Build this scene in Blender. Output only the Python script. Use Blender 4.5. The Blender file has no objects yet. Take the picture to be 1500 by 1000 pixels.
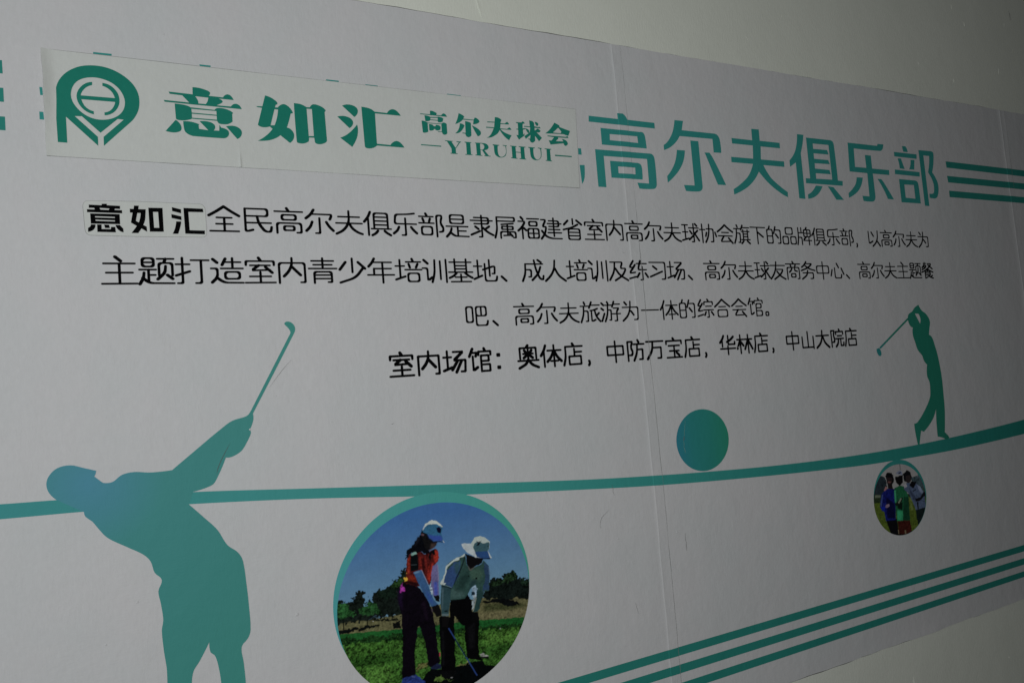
# A printed golf-club banner on a wall, seen obliquely.  Wall face at y = 0, x runs along the wall, z up, room at y < 0.
import bpy, bmesh, math, random
import numpy as np
from mathutils import Matrix, Vector

scene = bpy.context.scene
COL = scene.collection

# ------------------------------------------------------------------ camera
cam_data = bpy.data.cameras.new('camera')
cam_data.sensor_width = 36.0
cam_data.lens = 36.0 * 1083.0 / 1500.0
cam_data.clip_start = 0.02
cam_data.clip_end = 200.0
cam = bpy.data.objects.new('camera', cam_data)
COL.objects.link(cam)
PITCH, YAW, ROLL = (math.radians(a) for a in (3.85226376, -27.36101852, -4.84093006))
R_wall = Matrix.Rotation(YAW, 3, 'Y') @ Matrix.Rotation(PITCH, 3, 'X') @ Matrix.Rotation(ROLL, 3, 'Z')
to_world = Matrix(((1, 0, 0), (0, 0, -1), (0, 1, 0)))          # wall frame (x right, y up, z out) -> world
cam.matrix_world = Matrix.Translation((0.0, -2.0, 1.6)) @ (to_world @ R_wall).to_4x4()
scene.camera = cam

# ------------------------------------------------------------------ world and light: a shaded recess lit by one open doorway behind the viewer, at the left end
world = bpy.data.worlds.new('World')
scene.world = world
world.use_nodes = True
bg = world.node_tree.nodes['Background']
bg.inputs['Color'].default_value = (0.92, 0.98, 1.0, 1)
bg.inputs['Strength'].default_value = 0.012
lamp_data = bpy.data.lights.new('daylight_opening', 'AREA')
lamp_data.shape = 'RECTANGLE'
lamp_data.size, lamp_data.size_y = 1.2, 1.5
lamp_data.color = (0.985, 1.0, 0.99)
lamp_data.energy = 63.5
lamp = bpy.data.objects.new('daylight_opening', lamp_data)
COL.objects.link(lamp)
lamp.location = (-0.02, -3.35, 1.93)
lamp.rotation_euler = (math.radians(90), 0, 0)

# weaker unseen lamp added at the left end: rakes along the film and picks out its seams and loose edges
side_data = bpy.data.lights.new('added_side_lamp', 'AREA')
side_data.shape = 'RECTANGLE'
side_data.size, side_data.size_y = .7, 1.5
side_data.color = (.86, .95, 1.0)
side_data.energy = 21.0
side = bpy.data.objects.new('added_side_lamp', side_data)
COL.objects.link(side)
side.location = (-3.1, -1.35, 1.9)
side.rotation_euler = (Vector((1.0, 0, 1.6)) - side.location).to_track_quat('-Z', 'Y').to_euler()

scene.view_settings.view_transform = 'Standard'
scene.view_settings.look = 'None'
scene.view_settings.exposure = 0.0
scene.view_settings.gamma = 1.0

# outlines in wall millimetres (x along the wall, z up); "s" marks a smooth point, "|" starts a hole
TRACE = {
 'logo_mark': [
  '-131.2,2278.9 -132.8,2355.1 -131.8,2397.9s -129.6,2414.5s -123.1,2431.7s -111.5,2448.3s -96.1,2461.7s -76.5,2471.9s -52.4,2476.9s -28.3,2476.4s -4.2,2469.6s 17.7,2456.6s 35.1,2439.0s 45.1,2417.8s 47.2,2394.3s 43.5,2372.9s 33.5,2352.3s 21.6,2338.1 -35.4,2277.2 -35.2,2299.5 10.2,2346.7 -2.7,2347.5 -41.3,2309.2 -79.2,2346.8 -94.2,2345.8 -47.2,2298.5 -47.5,2276.3 -112.3,2342.5 -111.9,2278.7|-100.1,2397.6s -96.1,2417.1s -86.6,2432.3s -71.1,2442.3s -51.5,2446.8s -31.8,2445.3s -12.2,2437.8s 2.9,2424.7s 12.2,2407.5s 14.9,2390.9s 11.4,2373.6s 1.1,2358.2s -16.0,2347.0s -36.0,2342.2s -55.6,2343.7s -73.6,2352.1s -88.1,2365.9s -97.1,2381.5s',
  '-54.1,2435.1 -67.3,2430.7s -79.6,2419.1s -87.2,2404.2s -88.2,2390.0s -83.4,2375.3s -74.2,2363.5s -63.7,2356.9s -53.4,2354.1 -53.6,2361.8 -63.4,2365.1s -72.8,2373.9s -78.6,2389.1 -6.4,2389.9 -10.3,2377.8s -18.5,2366.6s -30.9,2361.0 -30.7,2353.8 -18.9,2357.3s -6.3,2367.9s 1.5,2382.9s 3.2,2397.4s 0.1,2412.7s -8.3,2424.8s -19.1,2432.6s -32.2,2435.2 -32.5,2427.9 -21.7,2423.2s -12.1,2413.9s -6.7,2399.7 -79.7,2398.6 -75.7,2409.3s -66.6,2420.6s -54.4,2427.1',
 ],
 'logo_lettering': [
  '114.8,2430.1 171.1,2429.2 171.7,2448.3 186.7,2448.2s 202.9,2444.6s 213.4,2439.1s 209.5,2429.5 244.5,2429.1 249.0,2435.2s 256.0,2438.7s 264.2,2435.6s 270.8,2424.6 233.4,2424.8 240.7,2421.4s 243.0,2416.6s 237.7,2411.8s 227.4,2406.2 262.6,2406.5 268.1,2412.6s 275.9,2415.3s 284.2,2411.7s 289.6,2401.9 104.4,2402.5 102.7,2407.0 161.8,2406.5 146.3,2423.7 117.2,2424.6|177.0,2424.8 208.4,2424.3 206.3,2414.9 201.7,2406.6 183.7,2406.3 183.0,2414.2s',
  '127.5,2400.2 142.2,2399.9s 156.6,2397.8s 164.4,2394.2 221.7,2393.1 228.7,2399.0s 247.1,2399.0s 260.3,2394.8s 267.6,2389.7 264.9,2386.1 264.6,2365.8 253.2,2358.2s 240.6,2356.5s 231.4,2357.5s 227.5,2362.3 226.5,2364.3 166.2,2364.2 162.8,2362.5s 151.4,2358.7s 138.5,2357.5s 129.9,2359.3s 128.5,2363.6|166.2,2390.4 226.2,2390.5 226.3,2380.4 166.7,2380.5|166.8,2377.6 226.2,2377.7 226.3,2367.3 166.6,2367.0',
  '103.1,2326.6 127.8,2357.9 135.1,2351.8s 140.2,2342.4s 139.7,2332.5s 133.9,2327.2s 121.1,2324.1s',
  '145.2,2355.9 164.1,2356.3s 183.0,2351.2 181.3,2348.9 181.9,2339.0 203.9,2337.3 184.1,2359.6 198.5,2361.0s 211.6,2358.9s 219.6,2353.3s 221.2,2347.1s 219.8,2341.5s 216.8,2337.9 230.4,2338.4 231.6,2354.4 235.9,2346.9 244.1,2345.5s 252.3,2340.7s 254.4,2333.6s 251.4,2325.1s 244.4,2319.9s 236.0,2318.8s 167.1,2318.8 157.6,2321.6s 149.1,2328.0s 146.3,2336.7s',
  '247.8,2351.7 263.2,2354.9s 276.6,2352.1s 285.5,2343.7s 285.8,2333.5s 281.0,2324.8s 273.9,2320.0',
  '351.4,2446.5 363.6,2443.2s 373.9,2437.6s 382.4,2429.6s 381.1,2424.2 378.1,2423.8 375.3,2416.0 382.4,2416.3 389.1,2423.1s 397.5,2427.4s 405.5,2425.8s 415.9,2417.3s 422.4,2405.1 415.8,2402.0 410.0,2381.3s 403.4,2362.6 412.3,2359.6s 419.9,2350.8s 421.6,2340.4s 417.6,2328.7s 408.9,2320.3 384.9,2339.6 374.6,2331.7s 356.4,2323.6s 338.6,2320.3s 325.5,2319.6 340.9,2329.8s 355.8,2343.3s 365.4,2355.4 358.7,2361.4 347.9,2358.2s 335.6,2358.4s 328.0,2363.3 341.3,2410.9 330.0,2411.7 326.3,2414.3 342.5,2415.4|373.7,2410.5 383.0,2410.7 378.9,2387.9s 371.4,2366.0 361.0,2365.0',
  '426.3,2433.1 442.4,2432.5s 451.5,2429.6s 460.1,2425.1 468.9,2426.0 477.9,2435.3s 492.8,2434.0s 505.6,2428.5s 512.7,2420.8 509.0,2416.1 510.3,2334.3 504.6,2328.0s 491.1,2323.1s 480.8,2323.8s 476.4,2327.7 475.4,2340.2 461.4,2339.6 460.2,2329.3 452.0,2323.8s 440.8,2321.0s 429.9,2322.4s 427.4,2325.6s|459.8,2420.8 474.1,2421.3 474.7,2344.9 460.7,2343.7',
  '559.6,2440.0 573.0,2445.0s 588.8,2444.3s 600.8,2438.4s 604.2,2428.8s 600.2,2417.7s 592.6,2410.3',
  '543.7,2407.1 560.1,2410.5s 575.7,2408.1s 585.0,2401.9s 588.0,2394.1s 584.6,2384.0s 576.2,2376.6',
  '598.8,2389.2 600.6,2372.9s 595.4,2349.2s 580.3,2322.5 547.9,2346.7 565.0,2355.5s 583.7,2371.4s',
  '615.0,2442.6 631.5,2441.5s 643.9,2438.3s 652.5,2431.9 690.0,2431.7 698.1,2441.1s 708.6,2444.9s 719.5,2441.4s 731.6,2427.3 653.9,2427.0 653.1,2337.8 693.0,2337.0 702.0,2346.3s 712.6,2350.8s 723.5,2347.1s 735.5,2332.4 653.3,2332.4 642.8,2325.2s 630.0,2321.9s 619.3,2323.4s 616.9,2327.7',
 ],
 'subtitle_lettering': [
  '791.4,2440.9 823.5,2441.1 824.4,2452.1 833.2,2452.2s 845.5,2446.7 843.7,2441.2 858.9,2441.2 866.4,2448.0s 873.2,2446.2s 878.0,2438.5 793.2,2438.5',
  '805.5,2436.3 816.2,2435.8s 823.8,2433.2 846.5,2435.0 849.6,2436.3s 859.4,2435.3s 865.5,2432.1 862.7,2422.4 854.1,2419.1s 847.2,2420.0 847.1,2423.4 823.4,2423.4 816.8,2419.4s 807.1,2419.0|823.9,2430.4 847.3,2432.1 847.1,2426.0 823.6,2425.6',
  '795.1,2419.2 805.1,2418.8s 813.5,2414.9 857.7,2415.7 863.0,2419.6 873.8,2417.7s 874.9,2411.2 874.9,2387.4 867.9,2382.5s 861.0,2383.4s 857.6,2389.9 844.6,2388.8 844.8,2390.7 857.3,2391.8 857.6,2413.7 813.9,2412.7 813.8,2386.8 804.2,2383.2s 796.4,2383.4',
  '817.6,2410.6 827.8,2410.2s 832.9,2405.8 838.2,2405.9 839.5,2410.2 849.3,2409.8s 854.9,2405.6 853.2,2396.9 845.0,2393.3s 837.3,2394.5 836.5,2397.3 832.5,2396.9 831.3,2393.6 823.3,2391.0s 817.5,2391.8',
  '917.1,2453.8 929.0,2449.8s 935.7,2444.7 931.1,2438.2 966.0,2438.1 970.8,2445.6 979.9,2442.2s 985.8,2434.0s 975.3,2426.2s 962.6,2423.5 965.8,2435.8 929.8,2435.0 918.8,2425.7s 903.0,2418.5 911.5,2435.6s',
  '918.5,2422.5 928.5,2420.9s 933.9,2416.6 924.9,2402.3s 913.9,2392.7s 900.5,2389.7 912.8,2403.2s',
  '936.6,2431.3 947.7,2429.8s 955.8,2427.3 954.3,2387.6 945.6,2381.4s 937.5,2383.3s 934.1,2391.2 924.0,2391.9 925.2,2394.3 935.4,2394.0',
  '958.2,2419.8 975.2,2412.6s 985.8,2403.9s 987.2,2396.2s 981.4,2388.9s 975.0,2387.4 967.8,2400.3s',
  '787.7,2347.1 851.7,2347.5 851.4,2344.1 787.5,2344.1',
  '864.5,2365.5 891.4,2365.1 891.2,2363.6 886.2,2362.8 898.1,2344.7 910.3,2362.4 902.3,2363.3 902.5,2365.4 918.0,2365.4 917.8,2363.0 914.3,2362.4 898.4,2341.9 898.2,2328.0 903.3,2327.8 903.1,2325.7 879.6,2325.5 879.8,2327.6 884.2,2328.5 884.4,2341.8 871.2,2363.1 864.9,2363.5',
  '929.5,2366.3 952.0,2366.2 951.9,2364.3 948.1,2363.6 948.1,2328.2 952.5,2327.8 952.4,2325.9 928.4,2325.6 928.6,2327.8 933.7,2328.3 934.1,2362.4 929.7,2364.0',
  '963.8,2366.0 989.8,2366.9s 1004.3,2364.6s 1009.7,2355.3s 1004.9,2348.1s 994.1,2344.4 1008.3,2328.0 1013.6,2328.4 1013.4,2326.0 992.4,2326.1 992.6,2328.4 996.8,2328.1 986.7,2343.8 981.1,2343.8 981.1,2327.9 985.9,2327.9 985.7,2326.0 962.3,2326.2 962.5,2328.3 967.3,2329.1 967.1,2363.6 963.6,2363.7|981.2,2364.3 990.6,2363.5s 995.1,2356.1s 990.1,2347.0s 980.6,2345.7',
  '1039.8,2453.5 1052.2,2452.9s 1062.4,2447.0 1058.4,2438.7 1058.2,2436.1 1072.2,2436.1 1081.4,2442.5 1086.5,2438.4s 1087.6,2434.3 1057.9,2433.2 1055.5,2419.1 1079.2,2419.3 1087.4,2425.0 1092.5,2422.1s 1094.7,2417.5 1056.3,2416.1 1069.4,2407.2s 1093.7,2400.0 1083.4,2383.3 1068.2,2394.2s 1053.3,2413.6 1045.4,2402.1s 1036.2,2395.4s 1022.8,2388.0s 1006.0,2384.7 1019.6,2395.2s 1032.3,2417.4 1006.8,2416.7 1006.0,2419.8 1034.2,2420.4 1037.1,2435.8 1012.6,2434.2 1011.8,2437.1 1037.6,2438.4',
  '1112.1,2444.4 1133.2,2445.3 1139.1,2449.3s 1145.1,2442.9 1137.2,2441.1 1135.8,2426.4 1143.7,2427.7 1147.9,2425.4 1136.4,2421.6 1136.0,2406.0 1142.0,2410.5 1139.0,2402.2 1118.8,2388.2 1110.4,2402.8 1118.0,2402.8 1119.0,2420.1 1112.1,2421.0 1112.3,2423.0 1118.9,2423.6 1119.5,2441.3 1115.1,2441.3',
  '1161.9,2454.5 1173.0,2453.5 1178.9,2449.0 1179.2,2436.9 1193.8,2435.2 1197.4,2437.6 1202.5,2432.0 1179.4,2431.9 1179.4,2422.8 1191.1,2430.9 1200.7,2424.7 1197.9,2419.4s 1189.8,2417.7s 1184.3,2419.2 1203.9,2400.7 1191.9,2388.9 1178.4,2405.6 1178.0,2390.4 1168.2,2382.2s 1160.0,2384.9 1157.9,2391.4 1152.5,2392.3 1153.8,2395.1 1159.6,2394.3 1162.2,2407.2 1144.3,2392.7 1139.3,2401.2 1160.3,2415.1 1163.5,2432.1 1140.7,2432.0 1141.7,2434.9 1162.7,2435.0',
  '1181.8,2451.9 1192.9,2449.3s 1194.5,2443.0 1187.8,2439.1s',
  '1145.8,2427.3 1156.6,2423.8s 1159.3,2417.0 1156.6,2412.2s 1151.4,2415.3s',
  '1255.5,2456.2 1273.3,2448.6 1273.9,2442.9 1312.9,2433.2 1304.8,2416.3 1295.9,2417.6 1286.8,2420.2 1245.9,2418.7 1217.4,2417.0 1236.9,2433.0s|1268.3,2440.3 1279.4,2428.2 1275.8,2422.5 1246.9,2422.4',
  '1225.1,2411.0 1295.4,2412.2 1300.5,2416.0 1304.9,2408.7 1264.4,2407.4 1265.2,2403.7 1255.0,2394.7 1283.1,2396.0 1279.2,2403.9 1294.1,2400.0s 1300.2,2391.2s 1297.2,2384.8s 1288.7,2381.6s 1283.6,2389.4 1269.3,2387.3s 1234.0,2381.4 1228.1,2395.1 1238.9,2395.4 1249.3,2406.9 1225.2,2408.1',
  '1024.3,2365.7 1046.7,2365.3 1046.4,2362.9 1041.7,2362.2 1041.3,2335.1s 1048.1,2327.8s 1057.9,2329.5s 1066.1,2337.0s 1069.2,2347.0s 1067.5,2363.4 1059.0,2363.9 1059.2,2366.3 1073.7,2365.5 1073.5,2363.3 1070.1,2363.0 1070.7,2347.1s 1066.8,2333.1s 1054.3,2325.9s 1040.5,2326.3s 1030.5,2333.4s 1028.1,2342.0s 1028.4,2361.5 1024.1,2362.7',
  '1085.5,2366.4 1108.0,2366.2 1107.8,2364.2 1104.0,2363.5 1104.0,2348.1 1120.9,2348.1 1121.6,2364.1 1115.5,2364.4 1115.7,2366.8 1140.0,2366.7 1139.7,2364.3 1134.8,2363.5 1135.1,2328.1 1138.8,2327.5 1138.6,2325.1 1115.0,2325.3 1115.2,2327.5 1120.8,2328.5 1120.9,2345.7 1104.0,2345.7 1103.9,2328.3 1108.0,2327.6 1107.8,2325.4 1085.2,2326.1 1085.4,2328.5 1089.8,2328.8 1090.3,2363.6 1085.3,2364.0',
  '1150.0,2367.1 1173.9,2367.0 1173.7,2364.5 1168.7,2363.7 1168.4,2338.4s 1175.3,2328.9s 1183.2,2328.4s 1191.8,2336.1s 1194.2,2348.4s 1193.5,2364.0 1185.0,2365.4 1185.3,2367.8 1199.4,2366.9 1199.2,2364.5 1196.7,2364.3 1196.7,2346.5s 1193.2,2334.2s 1180.6,2325.9s 1165.1,2327.2s 1156.9,2335.6s 1155.7,2345.5s 1155.2,2363.1 1149.8,2364.7',
  '1210.1,2367.1 1234.9,2367.0 1234.6,2364.8 1229.9,2363.8 1229.8,2328.7 1233.7,2328.1 1233.4,2325.7 1210.2,2326.5 1210.4,2328.7 1215.4,2329.1 1216.7,2364.2 1209.9,2364.9',
  '1246.8,2349.0 1310.7,2349.1 1310.3,2345.2 1246.4,2344.7',
 ],
 'name_lettering': [
  '-73.3,2130.2 -46.2,2129.8 -46.2,2133.3 -35.2,2133.8 -35.3,2130.3 -7.1,2129.7 -7.2,2121.9 -18.5,2122.2 -19.1,2119.1 -3.2,2119.2 -3.0,2111.4 -77.7,2111.7 -77.7,2118.7 -62.4,2118.8 -61.2,2119.6 -62.6,2122.5 -73.6,2122.4|-51.0,2122.9 -30.2,2122.2 -31.9,2118.6 -49.1,2118.9',
  '-71.4,2108.9 -8.8,2109.2 -8.6,2084.3 -70.8,2084.0|-61.4,2102.3 -19.5,2102.0 -19.7,2099.3 -61.0,2099.5|-60.7,2093.9 -19.7,2093.4 -19.6,2090.7 -60.5,2091.0',
  '-70.7,2082.2 -61.2,2082.2 -62.0,2075.2s -66.8,2068.1s -77.4,2063.7 -77.2,2073.4 -72.4,2077.2s',
  '-57.9,2082.3 -48.4,2082.6 -48.6,2071.4 -29.3,2071.6 -28.6,2077.2 -19.4,2077.3 -18.7,2064.0 -57.9,2064.2',
  '-43.1,2082.5 -32.6,2082.1 -30.9,2074.2 -41.4,2074.0',
  '-19.0,2082.2 -9.4,2082.3 -6.0,2077.9s -2.3,2073.2 -2.1,2064.3 -9.5,2067.1s -15.9,2074.0s',
  '23.4,2131.8 33.9,2131.9 32.6,2123.2 48.8,2123.4 47.5,2106.9s 45.9,2094.9s 41.7,2083.9 49.0,2079.9 49.7,2067.1 37.4,2074.8 29.8,2063.3 14.9,2063.2 27.2,2080.9 14.7,2089.1 19.4,2113.7 13.7,2113.9 13.6,2123.4 22.0,2123.4|29.9,2113.5 37.1,2113.5 35.5,2101.7s 32.2,2089.9 25.9,2093.6',
  '54.6,2127.6 86.6,2128.3 86.8,2068.0 55.5,2067.5|64.8,2117.4 76.1,2117.8 76.9,2077.7 65.6,2077.6',
  '107.8,2131.2 128.8,2126.3 128.6,2116.1 108.2,2121.2',
  '105.9,2113.5 128.6,2108.2 128.8,2098.7 106.0,2103.4',
  '116.2,2095.2 128.0,2095.2 125.5,2082.6s 119.4,2063.6 106.5,2063.3 112.6,2077.4s',
  '134.5,2130.4 180.3,2129.8 180.8,2120.8 145.6,2120.4 146.4,2073.4 181.9,2073.3 181.4,2063.7 135.6,2064.3',
 ],
 'name_sticker_outline': [
  '-85.7,2125.0 -83.2,2135.0s -75.2,2139.7 29.4,2142.2 162.9,2142.0 178.9,2140.0s 185.3,2126.9 185.9,2070.1 183.6,2060.3s 176.2,2056.4 25.5,2055.0 -67.9,2056.0 -79.1,2058.8s -83.2,2070.3',
 ],
 'logo_sticker_outline': [
  '-158.2,2505.3 123.6,2507.8 467.7,2508.1 874.4,2508.9 1342.6,2510.2 1340.5,2464.7 1334.8,2348.8 1330.3,2244.3 830.0,2240.0 360.4,2242.4 34.0,2244.2 -155.1,2244.4 -156.2,2307.9 -156.8,2407.6',
 ],
 'title_lettering': [
  '1392.8,2493.2 1509.7,2493.1 1509.0,2513.3 1531.7,2514.0 1541.9,2506.2s 1548.8,2494.4 1667.5,2494.2 1667.3,2473.7 1390.6,2472.6',
  '1436.0,2455.4 1598.2,2455.5 1613.3,2454.6s 1619.7,2444.1s 1622.7,2398.5 1435.4,2397.8|1471.5,2437.0 1586.7,2438.8 1587.7,2415.6 1469.8,2415.9',
  '1405.9,2379.7 1627.6,2381.5 1646.4,2378.1s 1652.5,2364.3s 1651.8,2278.9 1647.9,2262.9s 1635.5,2256.0s 1574.3,2254.4 1567.4,2274.8 1617.7,2274.5 1619.3,2361.0 1438.6,2359.0 1437.7,2251.9 1405.3,2252.0',
  '1462.1,2344.2 1569.9,2344.4 1588.4,2341.0s 1593.8,2328.8s 1591.8,2286.8 1462.1,2286.1|1492.5,2326.6 1563.3,2326.9 1562.1,2303.5 1492.0,2303.2',
  '1338.5,2377.5 1350.6,2377.9 1350.8,2356.6 1337.6,2356.5',
  '1338.7,2321.3 1358.3,2322.6 1355.7,2289.5s 1351.5,2272.8s 1341.6,2257.6',
  '1759.2,2513.0 1798.6,2513.7 1788.5,2478.7 1935.6,2479.4 1953.1,2476.6s 1964.3,2462.6s 1965.7,2408.5 1929.1,2407.4 1929.6,2458.2 1775.8,2455.9 1757.3,2433.4s 1728.7,2411.7s 1698.6,2399.1 1699.1,2417.4 1720.4,2433.4s 1745.0,2468.2s',
  '1756.6,2404.1 1793.3,2404.8 1782.4,2366.5s 1759.4,2332.1s 1729.9,2303.6s 1700.9,2282.2 1700.9,2305.5 1726.2,2333.0s 1744.9,2363.9s',
  '1823.3,2443.9 1860.8,2443.9 1859.3,2278.0 1854.4,2264.2s 1840.2,2257.4s 1779.6,2256.5 1773.0,2277.9 1822.0,2278.4',
  '1885.3,2404.1 1908.0,2405.2 1923.0,2385.4s 1973.2,2287.7 1933.4,2287.4',
  '2130.2,2514.4 2169.5,2515.3 2167.8,2471.0 2273.2,2471.3 2272.3,2449.4 2169.6,2448.8 2163.8,2397.9 2286.5,2398.5 2284.8,2376.6 2173.6,2376.6 2187.7,2352.6s 2214.8,2321.9s 2288.4,2277.1 2286.5,2257.1 2251.1,2270.8s 2192.7,2306.0s 2146.2,2349.5 2115.9,2313.4s 2073.3,2282.3s 2008.3,2254.2 2007.8,2274.6 2049.2,2298.2s 2091.8,2332.2s 2119.4,2377.4 2011.6,2376.7 2012.6,2397.3 2123.5,2398.0 2128.9,2449.4 2024.6,2448.9 2024.5,2469.9 2128.8,2469.8',
  '2374.6,2514.8 2410.7,2515.1 2401.7,2481.4s 2384.5,2438.9 2381.6,2254.3 2347.7,2255.7 2350.4,2398.7 2316.4,2379.0 2316.3,2404.7 2349.0,2437.8s 2367.7,2478.6s',
  '2423.6,2505.2 2563.2,2506.0 2577.8,2500.3s 2582.2,2486.5s 2582.3,2339.5 2610.5,2339.2 2607.1,2319.0 2395.0,2318.3 2396.6,2338.7 2421.5,2338.9|2458.5,2483.5 2549.9,2484.6 2548.5,2341.3 2455.8,2340.0 2457.2,2362.4 2543.3,2363.0 2539.1,2380.5 2455.9,2381.3 2457.2,2402.9 2544.8,2404.7 2538.3,2421.4 2457.2,2421.3 2457.3,2443.4 2544.3,2444.5 2538.5,2462.8 2458.1,2461.9',
  '2449.2,2312.1 2487.7,2311.1 2461.3,2280.7s 2428.5,2262.4s 2397.8,2255.9 2398.4,2273.1 2426.2,2288.1s',
  '2517.5,2312.7 2550.9,2310.5 2604.9,2260.5 2560.1,2259.2',
  '2667.5,2504.5 2851.1,2505.1 2857.0,2513.9 2893.8,2514.5 2888.8,2499.1s 2878.8,2487.9s 2864.9,2483.9s 2701.3,2482.3 2696.3,2403.7 2766.2,2404.2 2766.0,2459.4 2803.8,2459.3 2802.7,2403.6 2911.7,2403.8 2909.5,2381.9 2803.1,2381.6 2802.9,2287.1 2797.1,2269.3s 2781.9,2261.3s 2724.5,2261.7 2720.6,2283.2 2764.2,2282.3 2767.8,2381.5 2659.3,2382.1',
  '2698.0,2359.9 2736.1,2360.7 2720.9,2326.5s 2690.4,2296.2s 2636.3,2270.7 2637.6,2290.7 2668.2,2312.3s 2688.5,2333.4s',
  '2829.0,2361.1 2853.9,2360.8 2870.6,2343.4s 2920.7,2276.2 2881.5,2276.6 2861.3,2316.3s',
  '3017.0,2516.8 3040.0,2518.0 3048.1,2509.6s 3052.7,2492.3 3022.1,2492.3',
  '2958.8,2486.9 3111.7,2487.0 3108.8,2466.5 2957.6,2467.2',
  '2977.6,2459.8 3000.3,2460.8 3017.4,2414.8 2983.9,2415.9 2983.2,2438.0s',
  '3064.5,2458.9 3091.9,2460.8 3082.5,2416.4 3047.7,2416.1 3060.4,2436.8s',
  '2950.2,2409.0 3118.0,2407.7 3115.0,2387.2 2947.9,2388.4',
  '2970.3,2368.3 3076.8,2368.0 3093.2,2363.5s 3098.5,2352.5s 3099.3,2266.1 2969.2,2266.3|3002.1,2345.7 3066.4,2347.0 3066.2,2286.3 3000.9,2287.8',
  '3128.1,2507.7 3216.7,2509.5 3231.0,2504.0s 3232.0,2490.9s 3223.2,2450.9s 3206.9,2412.2 3224.4,2392.1s 3237.4,2366.6s 3238.9,2340.5s 3228.9,2310.6s 3216.0,2297.0s 3199.9,2293.0s 3165.9,2295.4 3168.5,2313.6 3183.6,2313.3 3199.9,2319.0s 3205.1,2332.3s 3207.0,2355.2s 3197.3,2383.9s 3177.1,2410.4 3192.2,2448.8s 3199.4,2485.9 3158.9,2485.6 3157.5,2257.2 3126.5,2257.6',
 ],
 'title_remnant': [
  '-48.8,2511.3 -9.0,2512.1 -9.2,2507.4 -49.0,2506.1',
  '191.0,2511.7 218.8,2512.1 218.5,2507.6 192.3,2507.5',
  '-164.1,2410.0 -158.0,2409.7 -157.4,2390.8 -162.8,2390.2',
  '-166.2,2350.0 -158.0,2349.8 -157.0,2331.0 -166.1,2331.1',
  '519.6,2511.7 555.3,2511.9 554.9,2505.8 519.2,2505.7',
  '632.1,2510.8 668.5,2510.9 668.0,2505.3 631.7,2505.3',
  '884.4,2511.3 929.6,2511.2 929.0,2504.7 883.9,2504.9',
 ],
 'right_stripe': [
  '3314.9,2470.0 4860.8,2462.9 4851.4,2428.6 3316.6,2440.7',
  '3312.0,2402.6 4843.4,2399.1 4834.5,2366.5 3314.9,2372.5',
  '3313.3,2334.6 4824.1,2328.5 4815.3,2296.1 3311.8,2304.6',
 ],
 'left_stripe': [
  '-317.2,2465.4 -235.7,2465.5 -235.2,2433.6 -318.0,2433.3',
  '-319.0,2398.9 -235.2,2399.3 -234.9,2365.9 -319.9,2365.4',
  '-320.9,2330.3 -234.1,2331.0 -233.9,2298.4 -321.8,2297.7',
 ],
 'lower_stripe': [
  '549.0,723.8 4384.4,717.7 4376.9,690.0 547.0,696.9',
  '544.9,669.1 4368.8,660.5 4361.5,633.6 542.9,641.2',
  '540.5,609.9 4354.1,606.4 4347.5,582.4 538.4,582.1',
 ],
 'ground_line': [
  '-345.1,1453.9 -271.5,1447.7s -165.8,1441.8s 124.5,1420.8s 395.5,1392.7s 777.4,1353.1s 1234.0,1307.0s 1512.0,1284.6s 1730.1,1269.6s 2084.8,1250.3s 2489.3,1238.8s 2901.7,1239.8s 3267.8,1251.3s 3667.0,1271.3s 4552.9,1334.8 4529.2,1248.2 3652.1,1206.5s 3133.3,1191.5s 2684.8,1192.7s 2482.2,1197.2s 1978.7,1221.6s 1550.2,1249.0s 1230.8,1276.8s 840.1,1315.4s 703.3,1329.7s 393.8,1366.3s 109.2,1393.0s -113.2,1407.8s -272.5,1415.0s -346.0,1420.3',
 ],
 'large_golfer': [
  '364.4,1830.7 370.8,1834.0s 380.5,1831.9s 388.7,1823.2s 391.0,1812.4s 387.4,1802.3s 276.7,1608.9 271.4,1599.3 271.6,1583.9s 261.5,1559.3 263.9,1551.1s 254.0,1530.8s 238.4,1508.3s 214.8,1496.0s 200.7,1495.8 172.4,1438.7s 160.9,1430.2s 121.1,1421.5 110.0,1392.8 144.4,1353.8s 171.0,1322.1s 192.5,1280.9s 215.4,1259.4s 226.3,1237.2s 232.2,1170.5s 234.5,1124.7s 234.9,1064.4s 227.6,1046.1s 212.1,1029.6s 214.7,989.4s 216.6,939.4s 214.3,880.9 160.2,895.2 160.5,953.4s 155.9,998.4s 149.3,1023.4s 140.5,1032.3s 139.0,1057.0 115.4,1017.8s 100.6,997.2s 95.2,969.8s 90.5,913.6 39.6,927.0 43.2,1011.1s 38.9,1059.6s 36.8,1107.7s 40.9,1130.7s 37.5,1169.7s 33.6,1199.2s 42.3,1224.0s 27.7,1243.6s 20.3,1271.3s 5.8,1289.7s -27.7,1313.1s -66.8,1341.0s -84.6,1365.1s -96.3,1383.3s -109.0,1395.6s -111.8,1406.8 -112.5,1407.3 -164.5,1442.0 -178.7,1460.1s -183.1,1479.6s -177.4,1497.8s -160.5,1513.6s -134.5,1517.0s -110.9,1508.6s -83.3,1498.0 -85.0,1490.5 -87.7,1485.3 -71.3,1468.8 -51.6,1467.9s -31.1,1482.0s -5.7,1485.6s 29.9,1480.1s 77.0,1480.0 149.9,1535.9 190.4,1566.3s 219.8,1585.7s 254.8,1594.6s 264.0,1603.0 268.1,1609.6 378.0,1803.2 376.7,1810.4s 369.9,1820.3s 364.2,1826.6s',
 ],
 'small_golfer': [
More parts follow.
